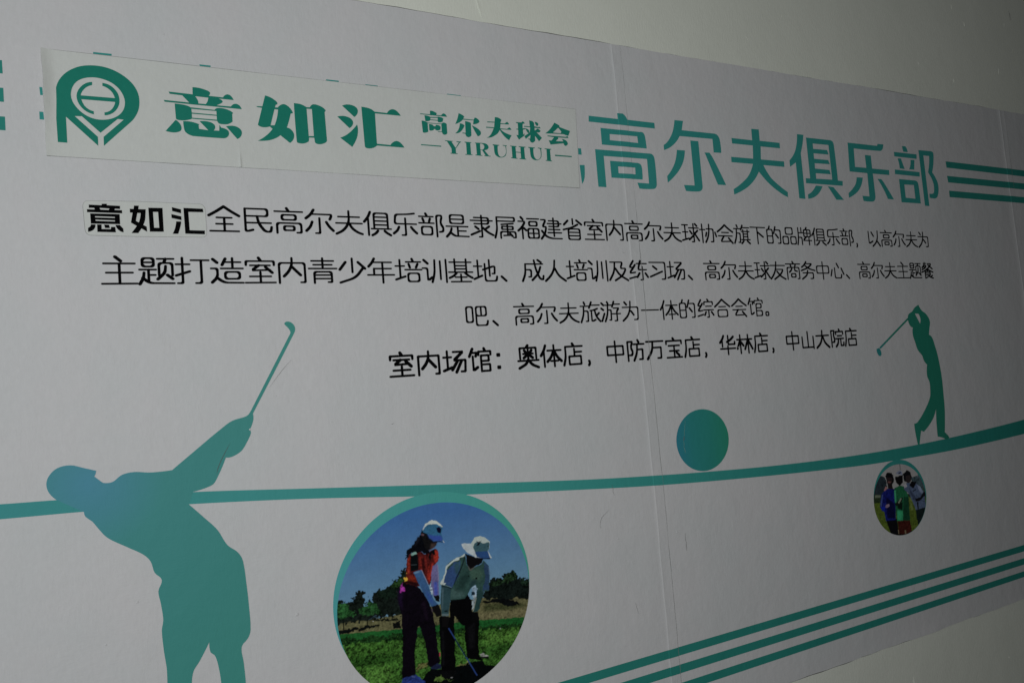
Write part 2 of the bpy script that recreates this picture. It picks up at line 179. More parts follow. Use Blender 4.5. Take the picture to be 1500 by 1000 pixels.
  '2997.8,1821.5 3014.4,1797.4s 3042.9,1779.7s 3061.5,1748.5s 3052.4,1718.2s 3044.0,1691.3 3063.0,1678.3s 3075.4,1642.4s 3084.8,1608.0s 3092.5,1553.2s 3095.8,1498.7s 3093.3,1431.2s 3088.6,1364.2s 3070.3,1272.0 3090.8,1255.2s 3096.5,1245.8 3076.7,1239.2 3052.0,1250.5s 3019.2,1258.5 3022.2,1316.7s 3030.3,1374.6 2998.6,1332.1s 2932.3,1287.7 2914.9,1294.1 2902.7,1262.6s 2893.5,1236.3 2883.7,1238.6 2876.3,1291.4s 2875.9,1327.2 2897.1,1330.4s 2948.1,1369.8s 2998.7,1425.2s 3008.5,1464.5s 3008.4,1491.2s 2997.8,1518.7s 3006.8,1565.0 2989.0,1582.8s 2982.4,1603.2s 2956.3,1631.3s 2946.5,1661.8s 2936.7,1692.3s 2937.9,1715.6s 2942.9,1725.5 2924.2,1736.2s 2915.8,1763.2 2924.7,1782.9s 2950.7,1794.3s 2969.3,1810.0s|2966.7,1785.1 2990.5,1783.2 2999.9,1760.6s 2992.9,1740.6 2985.0,1754.3s',
  '2914.5,1767.2 2920.6,1761.0 2721.1,1646.2 2713.4,1651.7',
  '2696.1,1647.4 2713.2,1650.5 2722.7,1633.2s 2720.2,1619.2s 2707.4,1617.9s 2697.2,1631.3s',
 ],
}
# printed photographs: [colour, edge raggedness, grain, outline in 0..1 of the disc]
PHOTO_PAIR = [
 [[0.155,0.1471,0.0699],0.004,0.4,"-0.079,0.522 0.146,0.471 0.295,0.462 0.560,0.472 1.040,0.412 1.026,0.256 0.703,0.326 -0.047,0.431"],
 [[0.1894,0.1717,0.0861],-0.01,0.4,"0.685,0.379 0.891,0.355 1.024,0.370 1.018,0.298 0.705,0.342"],
 [[0.0646,0.0733,0.0304],-0.012,0.5,"0.734,0.417 0.895,0.399 0.987,0.356 0.891,0.355 0.731,0.385"],
 [[0.0167,0.1145,0.0253],0.002,0.35,"-0.083,0.446 0.290,0.391 0.705,0.340 1.029,0.287 0.981,-0.237 -0.106,0.079"],
 [[0.0492,0.1392,0.023],0.01,0.85,"-0.086,0.406 0.287,0.345 0.701,0.293 1.025,0.245 0.981,-0.237 -0.106,0.079"],
 [[0.0116,0.0423,0.0101],0.009,0.9,"-0.085,0.425 0.288,0.363 0.702,0.307 1.026,0.256 1.024,0.232 0.700,0.283 0.287,0.337 -0.086,0.398"],
 [[0.0253,0.0826,0.0132],-0.02,0.9,"-0.008,0.317 0.252,0.281 0.249,0.231 0.017,0.261"],
 [[0.0826,0.2054,0.0361],-0.02,0.8,"0.035,0.246 0.228,0.226 0.242,0.130 0.086,0.152"],
 [[0.0278,0.0875,0.0149],-0.02,0.9,"0.703,0.189 0.888,0.188 0.848,0.131 0.711,0.144"],
 [[0.0779,0.1894,0.0332],-0.02,0.8,"0.721,0.261 0.952,0.240 0.923,0.179 0.727,0.205"],
 [[0.0075,0.0123,0.0097],0.01,0.7,"-0.015,0.590 0.019,0.586 0.039,0.569 0.062,0.592 0.083,0.591 0.087,0.568 0.084,0.613 0.095,0.618 0.106,0.623 0.116,0.616 0.131,0.614 0.138,0.586 0.133,0.546 0.152,0.559 0.173,0.552 0.166,0.569 0.173,0.598 0.192,0.610 0.228,0.607 0.258,0.612 0.267,0.639 0.290,0.649 0.321,0.658 0.331,0.695 0.354,0.702 0.344,0.450 0.299,0.460 0.255,0.465 0.182,0.474 0.110,0.471 0.055,0.481 -0.022,0.475"],
 [[0.0062,0.0142,0.0089],0.008,0.8,"0.180,0.604 0.235,0.607 0.297,0.633 0.346,0.684 0.341,0.616 0.284,0.559 0.210,0.552"],
 [[0.0208,0.0875,0.0241],0.008,1.0,"-0.016,0.576 0.019,0.579 0.053,0.564 0.084,0.527 0.088,0.503 0.056,0.504 0.014,0.503 -0.019,0.521"],
 [[0.0089,0.0142,0.0105],-0.012,0.7,"-0.019,0.521 0.014,0.505 0.077,0.499 0.055,0.481 0.013,0.481 -0.021,0.489"],
 [[0.0167,0.0646,0.0187],0.008,1.0,"0.104,0.530 0.145,0.555 0.194,0.533 0.209,0.499 0.198,0.487 0.148,0.494 0.102,0.505"],
 [[0.0089,0.0123,0.0105],-0.012,0.6,"0.105,0.504 0.147,0.491 0.205,0.485 0.200,0.471 0.146,0.465 0.104,0.484"],
 [[0.0208,0.0566,0.0149],0.008,1.0,"0.266,0.627 0.305,0.643 0.328,0.649 0.317,0.605 0.279,0.598"],
 [[0.0019,0.0031,0.0019],0.0005,0,"0.027,0.492 0.031,0.491 0.029,0.449 0.024,0.450"],
 [[0.0019,0.0031,0.0019],0.0005,0,"0.138,0.474 0.142,0.473 0.139,0.440 0.134,0.441"],
 [[0.0019,0.0031,0.0019],0.0005,0,"0.218,0.475 0.223,0.474 0.221,0.453 0.217,0.454"],
 [[0.0019,0.0031,0.0019],0.0005,0,"0.257,0.467 0.261,0.466 0.260,0.444 0.255,0.445"],
 [[0.0037,0.0056,0.0056],0.004,0.4,"-0.010,0.452 0.088,0.446 0.095,0.436 0.037,0.431 -0.004,0.434"],
 [[0.0037,0.0056,0.0056],0.004,0.4,"0.094,0.435 0.109,0.444 0.194,0.436 0.200,0.429 0.136,0.426 0.097,0.426"],
 [[0.0049,0.0062,0.0056],0.005,0.4,"0.258,0.427 0.299,0.435 0.296,0.392 0.260,0.403"],
 [[0.0062,0.0089,0.0062],0.005,0.4,"0.153,0.471 0.283,0.446 0.298,0.437 0.181,0.457"],
 [[0.0062,0.0105,0.0089],0.008,0.7,"0.737,0.477 0.773,0.530 0.802,0.549 0.844,0.536 0.858,0.554 0.893,0.555 0.907,0.565 0.931,0.544 0.937,0.517 0.972,0.514 1.023,0.487 1.014,0.378 0.954,0.406 0.868,0.416 0.718,0.451 0.720,0.473"],
 [[0.0167,0.0392,0.0167],0.008,1.0,"0.843,0.532 0.892,0.550 0.910,0.558 0.930,0.535 0.919,0.513 0.875,0.505 0.837,0.509"],
 [[0.0142,0.0326,0.0186],0.008,1.0,"0.954,0.510 1.014,0.485 1.012,0.460 0.952,0.481"],
 [[0.0132,0.0304,0.0132],0.008,1.0,"0.779,0.525 0.835,0.534 0.832,0.506 0.781,0.500"],
 [[0.0037,0.0049,0.0056],0.005,0.4,"0.725,0.435 0.792,0.432 0.868,0.421 0.941,0.382 0.916,0.373 0.864,0.379 0.832,0.403 0.741,0.421"],
 [[0.0062,0.0075,0.0062],0.005,0.4,"0.912,0.423 1.006,0.388 1.005,0.380 0.936,0.405"],
 [[0.2772,0.3022,0.2534],0.001,0,"0.811,0.274 0.818,0.274 0.815,0.265 0.810,0.266"],
 [[0.0019,0.0031,0.0037],0.003,0.3,"0.472,0.141 0.432,0.156 0.388,0.118 0.368,0.087 0.660,0.008 0.793,0.076 0.764,0.086 0.723,0.096 0.704,0.125 0.622,0.138 0.565,0.130"],
 [[0.0861,0.1471,0.0326],0.007,0.7,"0.489,0.123 0.471,0.114 0.441,0.094 0.459,0.083 0.495,0.082 0.543,0.066 0.532,0.075 0.487,0.097 0.477,0.108"],
 [[0.1471,0.155,0.0513],0.009,0.8,"0.353,0.179 0.376,0.189 0.412,0.188 0.420,0.173 0.392,0.169 0.357,0.172"],
 [[0.1633,0.1804,0.0602],0.008,0.6,"0.560,0.134 0.622,0.139 0.624,0.127 0.583,0.127"],
 [[0.0043,0.0025,0.0062],0.002,0.3,"0.329,0.618 0.298,0.591 0.292,0.543 0.303,0.473 0.303,0.360 0.286,0.172 0.288,0.140 0.341,0.146 0.353,0.145 0.356,0.261 0.382,0.382 0.390,0.385 0.411,0.302 0.420,0.177 0.433,0.165 0.482,0.171 0.474,0.250 0.469,0.375 0.459,0.451 0.437,0.521 0.400,0.581"],
 [[0.0186,0.0075,0.0359],-0.012,0.3,"0.300,0.591 0.324,0.586 0.309,0.535 0.312,0.480 0.298,0.523"],
 [[0.0123,0.0062,0.0163],-0.01,0.3,"0.409,0.513 0.425,0.491 0.437,0.397 0.420,0.419"],
 [[0.4174,0.0471,0.3687],0.005,0.5,"0.299,0.579 0.312,0.610 0.326,0.619 0.322,0.601 0.331,0.577 0.314,0.576 0.302,0.570"],
 [[0.0898,0.0105,0.0096],0.003,0.5,"0.355,0.741 0.372,0.760 0.400,0.765 0.422,0.756 0.444,0.742 0.463,0.748 0.496,0.761 0.513,0.748 0.511,0.697 0.490,0.678 0.473,0.639 0.457,0.578 0.434,0.606 0.419,0.595 0.396,0.581 0.329,0.618 0.347,0.683"],
 [[0.4369,0.0408,0.0259],-0.006,0.4,"0.493,0.754 0.512,0.746 0.511,0.702 0.495,0.686 0.489,0.720"],
 [[0.4039,0.0367,0.0228],-0.006,0.4,"0.458,0.679 0.486,0.692 0.473,0.639 0.458,0.591 0.446,0.617"],
 [[0.2868,0.0293,0.0199],-0.005,0.4,"0.416,0.734 0.421,0.733 0.425,0.640 0.416,0.646"],
 [[0.2488,0.0259,0.0199],-0.005,0.4,"0.441,0.729 0.447,0.726 0.452,0.662 0.445,0.663"],
 [[0.328,0.0367,0.0199],-0.006,0.4,"0.355,0.736 0.367,0.743 0.360,0.657 0.349,0.659"],
 [[0.2139,0.0228,0.0105],-0.01,0.4,"0.347,0.655 0.391,0.637 0.397,0.599 0.344,0.619"],
 [[0.0293,0.0042,0.0056],-0.006,0.2,"0.429,0.722 0.436,0.721 0.434,0.638 0.426,0.639"],
 [[0.021,0.0037,0.0049],-0.006,0.2,"0.336,0.630 0.402,0.603 0.396,0.582 0.331,0.618"],
 [[0.0329,0.0056,0.0056],-0.005,0.2,"0.467,0.682 0.477,0.694 0.459,0.637 0.455,0.643"],
 [[0.8,0.4931,0.0649],0.003,0.2,"0.329,0.627 0.330,0.641 0.339,0.646 0.345,0.635 0.342,0.625"],
 [[0.6207,0.3173,0.0534],0.003,0.2,"0.341,0.661 0.348,0.669 0.348,0.660"],
 [[0.0025,0.0043,0.0056],0.001,0.2,"0.371,0.749 0.408,0.751 0.405,0.669 0.366,0.668"],
 [[0.2486,0.4393,0.3822],0.002,0.2,"0.372,0.755 0.391,0.769 0.409,0.754 0.376,0.746"],
 [[0.0833,0.1113,0.1271],0.0003,0,"0.370,0.702 0.399,0.698 0.399,0.696 0.369,0.700"],
 [[0.0025,0.0031,0.0056],0.004,0.3,"0.427,0.852 0.442,0.873 0.470,0.840 0.469,0.756 0.458,0.740 0.418,0.757 0.377,0.764 0.359,0.745 0.343,0.733 0.354,0.773 0.374,0.783 0.404,0.824"],
 [[0.0105,0.0105,0.0163],-0.008,0.3,"0.415,0.841 0.425,0.829 0.402,0.792 0.393,0.798"],
 [[0.0068,0.0068,0.0075],0.002,0.3,"0.434,0.849 0.466,0.846 0.481,0.810 0.515,0.795 0.498,0.769 0.468,0.756 0.446,0.774"],
 [[0.071,0.0452,0.0408],-0.006,0.3,"0.480,0.792 0.512,0.791 0.497,0.770 0.474,0.769"],
 [[0.1624,0.0898,0.1113],-0.003,0.2,"0.434,0.853 0.448,0.846 0.444,0.839 0.432,0.844"],
 [[0.1002,0.0833,0.1271],-0.002,0,"0.464,0.760 0.497,0.772 0.498,0.769 0.466,0.755"],
 [[0.0408,0.1624,0.3002],0.001,0.15,"0.448,0.884 0.456,0.899 0.480,0.911 0.510,0.911 0.525,0.896 0.547,0.869 0.537,0.833 0.542,0.804 0.550,0.784 0.527,0.796 0.495,0.801 0.473,0.821 0.463,0.845 0.443,0.858 0.439,0.869"],
 [[0.6958,0.7454,0.6958],0.002,0.12,"0.451,0.886 0.458,0.899 0.480,0.911 0.510,0.910 0.525,0.897 0.547,0.869 0.540,0.869 0.515,0.888 0.492,0.893 0.469,0.892 0.455,0.885"],
 [[0.5337,0.6207,0.7154],0.001,0.1,"0.445,0.879 0.451,0.890 0.455,0.885 0.446,0.868 0.441,0.869"],
 [[0.0452,0.0967,0.4039],-0.006,0.1,"0.465,0.843 0.497,0.830 0.534,0.825 0.542,0.804 0.541,0.796 0.525,0.797 0.495,0.802 0.475,0.820"],
 [[0.0056,0.0105,0.0547],0.0008,0,"0.463,0.844 0.475,0.820 0.495,0.801 0.525,0.797 0.549,0.783 0.523,0.792 0.493,0.797 0.472,0.816 0.460,0.841"],
 [[0.8,0.8,0.8],0.0005,0,"0.540,0.799 0.544,0.795 0.551,0.783 0.546,0.785"],
 [[0.0037,0.0031,0.021],0.001,0,"0.513,0.866 0.525,0.873 0.539,0.861 0.533,0.835 0.518,0.843"],
 [[0.0025,0.0037,0.0049],0.001,0,"0.467,0.747 0.494,0.760 0.497,0.732 0.489,0.729 0.477,0.746 0.467,0.694 0.462,0.725"],
 [[0.1721,0.1531,0.328],0.002,0.2,"0.481,0.675 0.505,0.682 0.507,0.623 0.499,0.518 0.472,0.521 0.465,0.585 0.468,0.631"],
 [[0.0833,0.119,0.4893],-0.006,0.2,"0.479,0.592 0.497,0.588 0.494,0.519 0.476,0.523"],
 [[0.3173,0.2875,0.4174],-0.002,0,"0.504,0.675 0.507,0.674 0.506,0.595 0.503,0.587"],
 [[0.0498,0.1271,0.2868],0.001,0.15,"0.378,0.662 0.419,0.666 0.446,0.589 0.472,0.501 0.492,0.471 0.465,0.460 0.456,0.470 0.420,0.549"],
 [[0.1624,0.2868,0.4202],-0.004,0.1,"0.381,0.660 0.411,0.663 0.413,0.657 0.385,0.652"],
 [[0.2868,0.328,0.4714],-0.001,0,"0.419,0.666 0.423,0.663 0.450,0.588 0.446,0.588"],
 [[0.0408,0.0967,0.328],-0.008,0.1,"0.431,0.565 0.460,0.522 0.470,0.473 0.445,0.506"],
 [[0.4543,0.5337,0.6207],0.003,0.5,"0.457,0.573 0.465,0.585 0.466,0.562 0.470,0.538 0.464,0.530 0.459,0.549"],
 [[0.0049,0.0049,0.0056],0.002,0,"0.474,0.521 0.502,0.518 0.500,0.485 0.481,0.492"],
 [[0.0062,0.0056,0.0062],0.002,0,"0.460,0.465 0.494,0.472 0.507,0.426 0.503,0.409 0.486,0.406 0.463,0.440"],
 [[0.092,0.0699,0.0777],-0.002,0,"0.455,0.461 0.462,0.455 0.463,0.436 0.457,0.442"],
 [[0.0264,0.0513,0.238],0.003,0.4,"0.286,0.143 0.350,0.146 0.398,0.099 0.397,0.079 0.283,0.110"],
 [[0.1246,0.1804,0.4543],-0.004,0.3,"0.332,0.146 0.354,0.134 0.336,0.134"],
 [[0.0142,0.021,0.0602],0.003,0.3,"0.429,0.164 0.466,0.175 0.486,0.160 0.482,0.143 0.436,0.152"],
 [[0.5337,0.0432,0.092],0.001,0,"0.479,0.225 0.484,0.225 0.483,0.202 0.478,0.208"],
 [[0.0019,0.0019,0.0025],0.002,0.3,"0.555,0.481 0.651,0.488 0.677,0.440 0.667,0.395 0.700,0.383 0.704,0.335 0.691,0.267 0.687,0.160 0.706,0.124 0.624,0.156 0.618,0.261 0.623,0.329 0.601,0.345 0.573,0.391 0.567,0.311 0.558,0.132 0.556,0.110 0.485,0.126 0.485,0.156 0.492,0.402 0.502,0.409 0.548,0.394"],
 [[0.0075,0.0075,0.0097],-0.008,0.3,"0.501,0.335 0.510,0.333 0.501,0.152 0.492,0.154"],
 [[0.0062,0.0062,0.0075],-0.01,0.3,"0.636,0.313 0.677,0.341 0.666,0.202 0.638,0.209"],
 [[0.0037,0.0043,0.0049],0.003,0.3,"0.473,0.116 0.490,0.127 0.556,0.112 0.544,0.076 0.505,0.081 0.481,0.100"],
 [[0.3173,0.3173,0.3173],0.002,0.1,"0.531,0.086 0.541,0.082 0.538,0.079 0.528,0.083"],
 [[0.3297,0.3297,0.3052],0.003,0.4,"0.691,0.162 0.716,0.163 0.738,0.143 0.729,0.140 0.700,0.144"],
 [[0.0031,0.0037,0.0037],0.002,0,"0.691,0.147 0.739,0.141 0.739,0.129 0.700,0.137"],
 [[0.0348,0.0833,0.074],0.001,0.2,"0.550,0.661 0.575,0.682 0.609,0.692 0.654,0.705 0.658,0.645 0.676,0.618 0.741,0.634 0.752,0.652 0.779,0.616 0.782,0.577 0.768,0.484 0.733,0.486 0.703,0.502 0.698,0.531 0.672,0.519 0.651,0.490 0.635,0.470 0.554,0.480 0.565,0.541 0.519,0.564 0.510,0.576 0.530,0.595 0.543,0.639"],
 [[0.0199,0.0498,0.0452],-0.012,0.2,"0.610,0.583 0.670,0.609 0.666,0.563 0.625,0.524 0.600,0.510"],
 [[0.0599,0.119,0.0898],-0.012,0.2,"0.670,0.609 0.720,0.618 0.747,0.584 0.724,0.551 0.685,0.549"],
 [[0.0653,0.1271,0.119],-0.01,0.2,"0.568,0.536 0.637,0.502 0.631,0.480 0.559,0.484"],
 [[0.0228,0.0547,0.0599],-0.008,0.1,"0.675,0.556 0.710,0.558 0.693,0.529 0.662,0.516"],
 [[0.0388,0.0833,0.2139],0.003,0.15,"0.548,0.634 0.596,0.671 0.627,0.675 0.623,0.628 0.600,0.583 0.569,0.540 0.527,0.570"],
 [[0.0367,0.0898,0.119],-0.01,0.15,"0.588,0.663 0.626,0.668 0.618,0.624 0.599,0.595"],
 [[0.0062,0.0123,0.0142],-0.003,0,"0.650,0.689 0.655,0.688 0.633,0.636 0.600,0.583 0.584,0.554 0.580,0.554 0.597,0.591 0.628,0.641"],
 [[0.6207,0.6958,0.6576],0.002,0.1,"0.549,0.658 0.580,0.681 0.654,0.705 0.652,0.693 0.623,0.691 0.618,0.681 0.586,0.673 0.574,0.666 0.560,0.657 0.553,0.644 0.535,0.599 0.530,0.576 0.543,0.569 0.523,0.566 0.513,0.575 0.532,0.609"],
 [[0.0329,0.077,0.0898],0.001,0.15,"0.516,0.563 0.566,0.540 0.555,0.473 0.542,0.399 0.507,0.407 0.505,0.484"],
 [[0.0833,0.1441,0.1721],-0.004,0.1,"0.518,0.551 0.527,0.547 0.513,0.436 0.510,0.437"],
 [[0.0037,0.0089,0.0123],0.0005,0,"0.518,0.567 0.569,0.541 0.567,0.537 0.517,0.562"],
 [[0.1624,0.2738,0.307],0.0005,0,"0.519,0.571 0.569,0.546 0.568,0.543 0.519,0.568"],
 [[0.1246,0.1804,0.1986],-0.002,0.1,"0.508,0.419 0.543,0.411 0.543,0.400 0.508,0.408"],
 [[0.0049,0.0075,0.0089],0.001,0,"0.520,0.431 0.541,0.429 0.538,0.422 0.522,0.425"],
 [[0.0056,0.0049,0.0056],0.002,0,"0.507,0.405 0.542,0.397 0.535,0.340 0.509,0.351"],
 [[0.3687,0.501,0.639],0.003,0.3,"0.678,0.517 0.695,0.529 0.703,0.502 0.695,0.466 0.686,0.444 0.677,0.480"],
 [[0.3822,0.4543,0.4931],0.003,0.5,"0.687,0.485 0.696,0.460 0.684,0.429 0.670,0.403 0.671,0.437"],
 [[0.0105,0.0259,0.0408],0.002,0,"0.671,0.495 0.692,0.495 0.691,0.479 0.672,0.481"],
 [[0.0228,0.0599,0.0599],0.002,0.15,"0.703,0.502 0.741,0.484 0.726,0.455 0.701,0.386 0.672,0.393 0.695,0.462"],
 [[0.3822,0.4174,0.3489],-0.002,0,"0.695,0.462 0.698,0.461 0.676,0.395 0.672,0.395"],
 [[0.0329,0.071,0.1441],0.003,0.15,"0.751,0.641 0.779,0.615 0.781,0.578 0.768,0.489 0.734,0.489 0.755,0.564"],
 [[0.1624,0.2738,0.4202],-0.003,0,"0.778,0.617 0.782,0.596 0.781,0.568 0.777,0.569"],
 [[0.0031,0.0031,0.0037],0.002,0,"0.668,0.393 0.700,0.383 0.702,0.335 0.664,0.344"],
 [[0.0056,0.0049,0.0062],0.002,0.1,"0.658,0.707 0.700,0.680 0.753,0.660 0.742,0.638 0.711,0.630 0.677,0.617 0.658,0.645"],
 [[0.585,0.6483,0.6766],0.001,0.1,"0.638,0.759 0.658,0.762 0.691,0.753 0.728,0.722 0.781,0.698 0.798,0.657 0.790,0.652 0.748,0.661 0.710,0.675 0.668,0.709 0.646,0.737"],
 [[0.0293,0.0833,0.2368],0.0008,0.1,"0.717,0.676 0.708,0.707 0.780,0.698 0.789,0.655 0.752,0.661"],
 [[0.0031,0.0049,0.0186],0.0005,0,"0.716,0.674 0.753,0.662 0.789,0.657 0.795,0.654 0.787,0.651 0.748,0.659 0.709,0.672"],
 [[0.5505,0.6298,0.5938],0.001,0.1,"0.691,0.753 0.713,0.783 0.743,0.785 0.772,0.770 0.796,0.744 0.790,0.711 0.781,0.697 0.708,0.707 0.699,0.728"],
 [[0.0547,0.1271,0.1531],0.002,0.15,"0.701,0.735 0.713,0.752 0.736,0.757 0.760,0.743 0.789,0.743 0.794,0.730 0.787,0.709 0.781,0.696 0.708,0.705 0.704,0.722"],
 [[0.0037,0.0056,0.0123],0.002,0,"0.717,0.733 0.730,0.749 0.753,0.762 0.740,0.744 0.731,0.733"],
 [[0.0071,0.0172,0.0408],0.001,0,"0.719,0.763 0.731,0.756 0.746,0.762 0.730,0.749"],
 [[0.0031,0.0049,0.0075],0.001,0,"0.780,0.727 0.788,0.724 0.783,0.716"],
 [[0.0031,0.0049,0.0056],0.001,0,"0.698,0.568 0.712,0.570 0.709,0.558 0.700,0.560"],
 [[0.0031,0.0062,0.0062],0.0005,0,"0.662,0.588 0.668,0.588 0.668,0.580 0.663,0.581"],
 [[0.119,0.119,0.1038],-0.003,0,"0.663,0.644 0.676,0.618 0.711,0.630 0.680,0.610 0.670,0.614"],
 [[0.0294,0.0649,0.238],0.0005,0,"0.534,0.337 0.540,0.338 0.671,0.058 0.665,0.056"],
 [[0.0031,0.0105,0.0186],0.0004,0,"0.564,0.274 0.569,0.274 0.620,0.167 0.616,0.165"],
]
PHOTO_TRIO = [
 [[0.0406,0.0599,0.0753],0.006,0.3,"-0.011,0.638 0.027,0.781 0.166,0.887 0.247,0.863 0.280,0.777 0.260,0.595"],
 [[0.1023,0.1585,0.185],0.01,0.4,"0.751,0.773 0.902,0.787 1.048,0.663 1.040,0.520 0.749,0.660"],
 [[0.0753,0.1343,0.1023],0.01,0.4,"0.847,0.657 1.048,0.567 1.025,0.427 0.818,0.484"],
 [[0.0465,0.0753,0.0351],0.008,0.4,"-0.010,0.644 0.292,0.602 1.053,0.494 1.029,0.354 -0.029,0.516"],
 [[0.2621,0.316,0.2294],-0.01,0.2,"0.034,0.631 0.139,0.620 0.134,0.587 0.036,0.596"],
 [[0.1585,0.2294,0.0351],0.004,0.35,"-0.043,0.527 1.045,0.447 0.941,-0.166 -0.119,0.034"],
 [[0.2794,0.3759,0.0928],-0.01,0.3,"0.659,0.509 0.704,0.490 0.724,0.310 0.676,0.318"],
 [[0.0176,0.0301,0.0301],0.003,0.2,"0.772,0.307 0.985,0.314 0.944,0.130 0.788,0.086 0.768,0.184"],
 [[0.0106,0.0106,0.0141],0.003,0.2,"0.183,0.286 0.393,0.249 0.393,0.007 0.250,0.045 0.218,0.154"],
 [[0.0928,0.0213,0.0158],0.004,0.3,"0.400,0.219 0.637,0.178 0.650,0.012 0.522,-0.029 0.392,0.001"],
 [[0.3552,0.2794,0.1714],0.002,0,"0.509,0.066 0.537,0.061 0.534,0.004 0.509,0.008"],
 [[0.3552,0.2794,0.1714],0.002,0,"0.383,0.089 0.401,0.086 0.398,0.029 0.383,0.032"],
 [[0.0176,0.0255,0.2454],0.003,0.4,"0.160,0.634 0.274,0.686 0.428,0.664 0.366,0.231 0.182,0.252 0.171,0.380 0.098,0.455"],
 [[0.0088,0.0106,0.0674],-0.015,0.3,"0.233,0.577 0.379,0.460 0.365,0.254 0.210,0.281"],
 [[0.0176,0.0406,0.593],-0.008,0.2,"0.122,0.457 0.189,0.446 0.183,0.383 0.129,0.404"],
 [[0.1124,0.1714,0.5142],-0.008,0.2,"0.163,0.622 0.186,0.619 0.129,0.455 0.112,0.464"],
 [[0.4419,0.316,0.4419],0.003,0.2,"0.217,0.473 0.275,0.477 0.279,0.442 0.232,0.425 0.200,0.437"],
 [[0.6784,0.316,0.316],0.003,0.1,"0.209,0.673 0.252,0.724 0.280,0.706 0.233,0.664"],
 [[0.0301,0.0213,0.0255],0.002,0.2,"0.294,0.764 0.377,0.746 0.383,0.663 0.289,0.686"],
 [[0.0106,0.0106,0.0141],0.004,0.2,"0.266,0.872 0.309,0.909 0.386,0.896 0.421,0.841 0.416,0.769 0.375,0.728 0.292,0.750 0.278,0.813"],
 [[0.0465,0.0301,0.0325],0.003,0.2,"0.293,0.845 0.391,0.829 0.386,0.762 0.329,0.735 0.286,0.763"],
 [[0.3552,0.1522,0.1522],-0.006,0.1,"0.298,0.786 0.367,0.776 0.340,0.759 0.302,0.768"],
 [[0.0301,0.214,0.0928],0.003,0.3,"0.414,0.676 0.512,0.696 0.619,0.662 0.659,0.509 0.637,0.181 0.387,0.216 0.390,0.412 0.395,0.609"],
 [[0.0176,0.0928,0.0465],0.003,0.2,"0.566,0.535 0.656,0.509 0.635,0.184 0.505,0.201"],
 [[0.1023,0.6207,0.316],-0.008,0.2,"0.402,0.643 0.432,0.644 0.417,0.478 0.389,0.470"],
 [[0.0753,0.6207,0.2794],-0.012,0.2,"0.418,0.361 0.517,0.333 0.497,0.208 0.391,0.221"],
 [[0.0106,0.0255,0.0176],-0.01,0.1,"0.425,0.453 0.538,0.458 0.511,0.345 0.430,0.382"],
 [[0.0213,0.0301,0.0213],0.003,0.2,"0.386,0.454 0.498,0.511 0.552,0.528 0.530,0.471 0.404,0.419"],
 [[0.4192,0.4653,0.3552],0.003,0.1,"0.443,0.464 0.513,0.523 0.529,0.506 0.460,0.452"],
 [[0.0123,0.0106,0.0123],0.003,0.2,"0.447,0.832 0.599,0.834 0.585,0.732 0.514,0.690 0.450,0.752"],
 [[0.3972,0.4419,0.6207],0.002,0.2,"0.470,0.866 0.479,0.888 0.539,0.913 0.591,0.884 0.592,0.835 0.494,0.863"],
 [[0.0213,0.0255,0.0599],0.003,0,"0.518,0.883 0.567,0.885 0.571,0.864 0.523,0.863"],
 [[0.0123,0.0123,0.0158],0.004,0.2,"0.597,0.842 0.689,0.888 0.749,0.860 0.771,0.776 0.728,0.711 0.618,0.737"],
 [[0.053,0.0378,0.0406],0.003,0.2,"0.654,0.814 0.729,0.820 0.756,0.764 0.704,0.688 0.644,0.733"],
 [[0.1585,0.214,0.3552],0.003,0.3,"0.589,0.673 0.660,0.712 0.849,0.671 0.911,0.624 0.978,0.530 0.975,0.313 0.772,0.306 0.739,0.402 0.668,0.566 0.597,0.624"],
 [[0.4419,0.5142,0.7391],-0.008,0.2,"0.855,0.656 0.908,0.624 0.959,0.533 0.922,0.515 0.869,0.594"],
 [[0.0753,0.1023,0.185],-0.01,0.2,"0.681,0.647 0.762,0.540 0.814,0.460 0.746,0.448"],
 [[0.0106,0.0106,0.0141],0.004,0,"0.742,0.718 0.855,0.706 0.773,0.609 0.704,0.667"],
 [[0.7391,0.7084,0.8],0.003,0.1,"0.592,0.696 0.642,0.700 0.660,0.662 0.600,0.645"],
 [[0.0158,0.0158,0.0233],0.003,0.1,"0.981,0.544 1.014,0.500 0.874,0.421 0.791,0.423 0.782,0.466 0.882,0.471"],
 [[0.0176,0.0213,0.0301],0.002,0,"0.806,0.414 0.839,0.409 0.830,0.310 0.809,0.310"],
 [[0.0176,0.0213,0.0301],0.002,0,"0.744,0.584 0.821,0.599 0.827,0.587 0.759,0.571"],
 [[0.0928,0.1023,0.1231],0.0005,0,"0.561,1.006 0.573,1.005 0.568,0.911 0.557,0.913"],
 [[0.0088,0.0088,0.007],0.004,0.1,"0.237,0.058 0.606,-0.010 0.536,-0.043 0.290,0.003"],
]

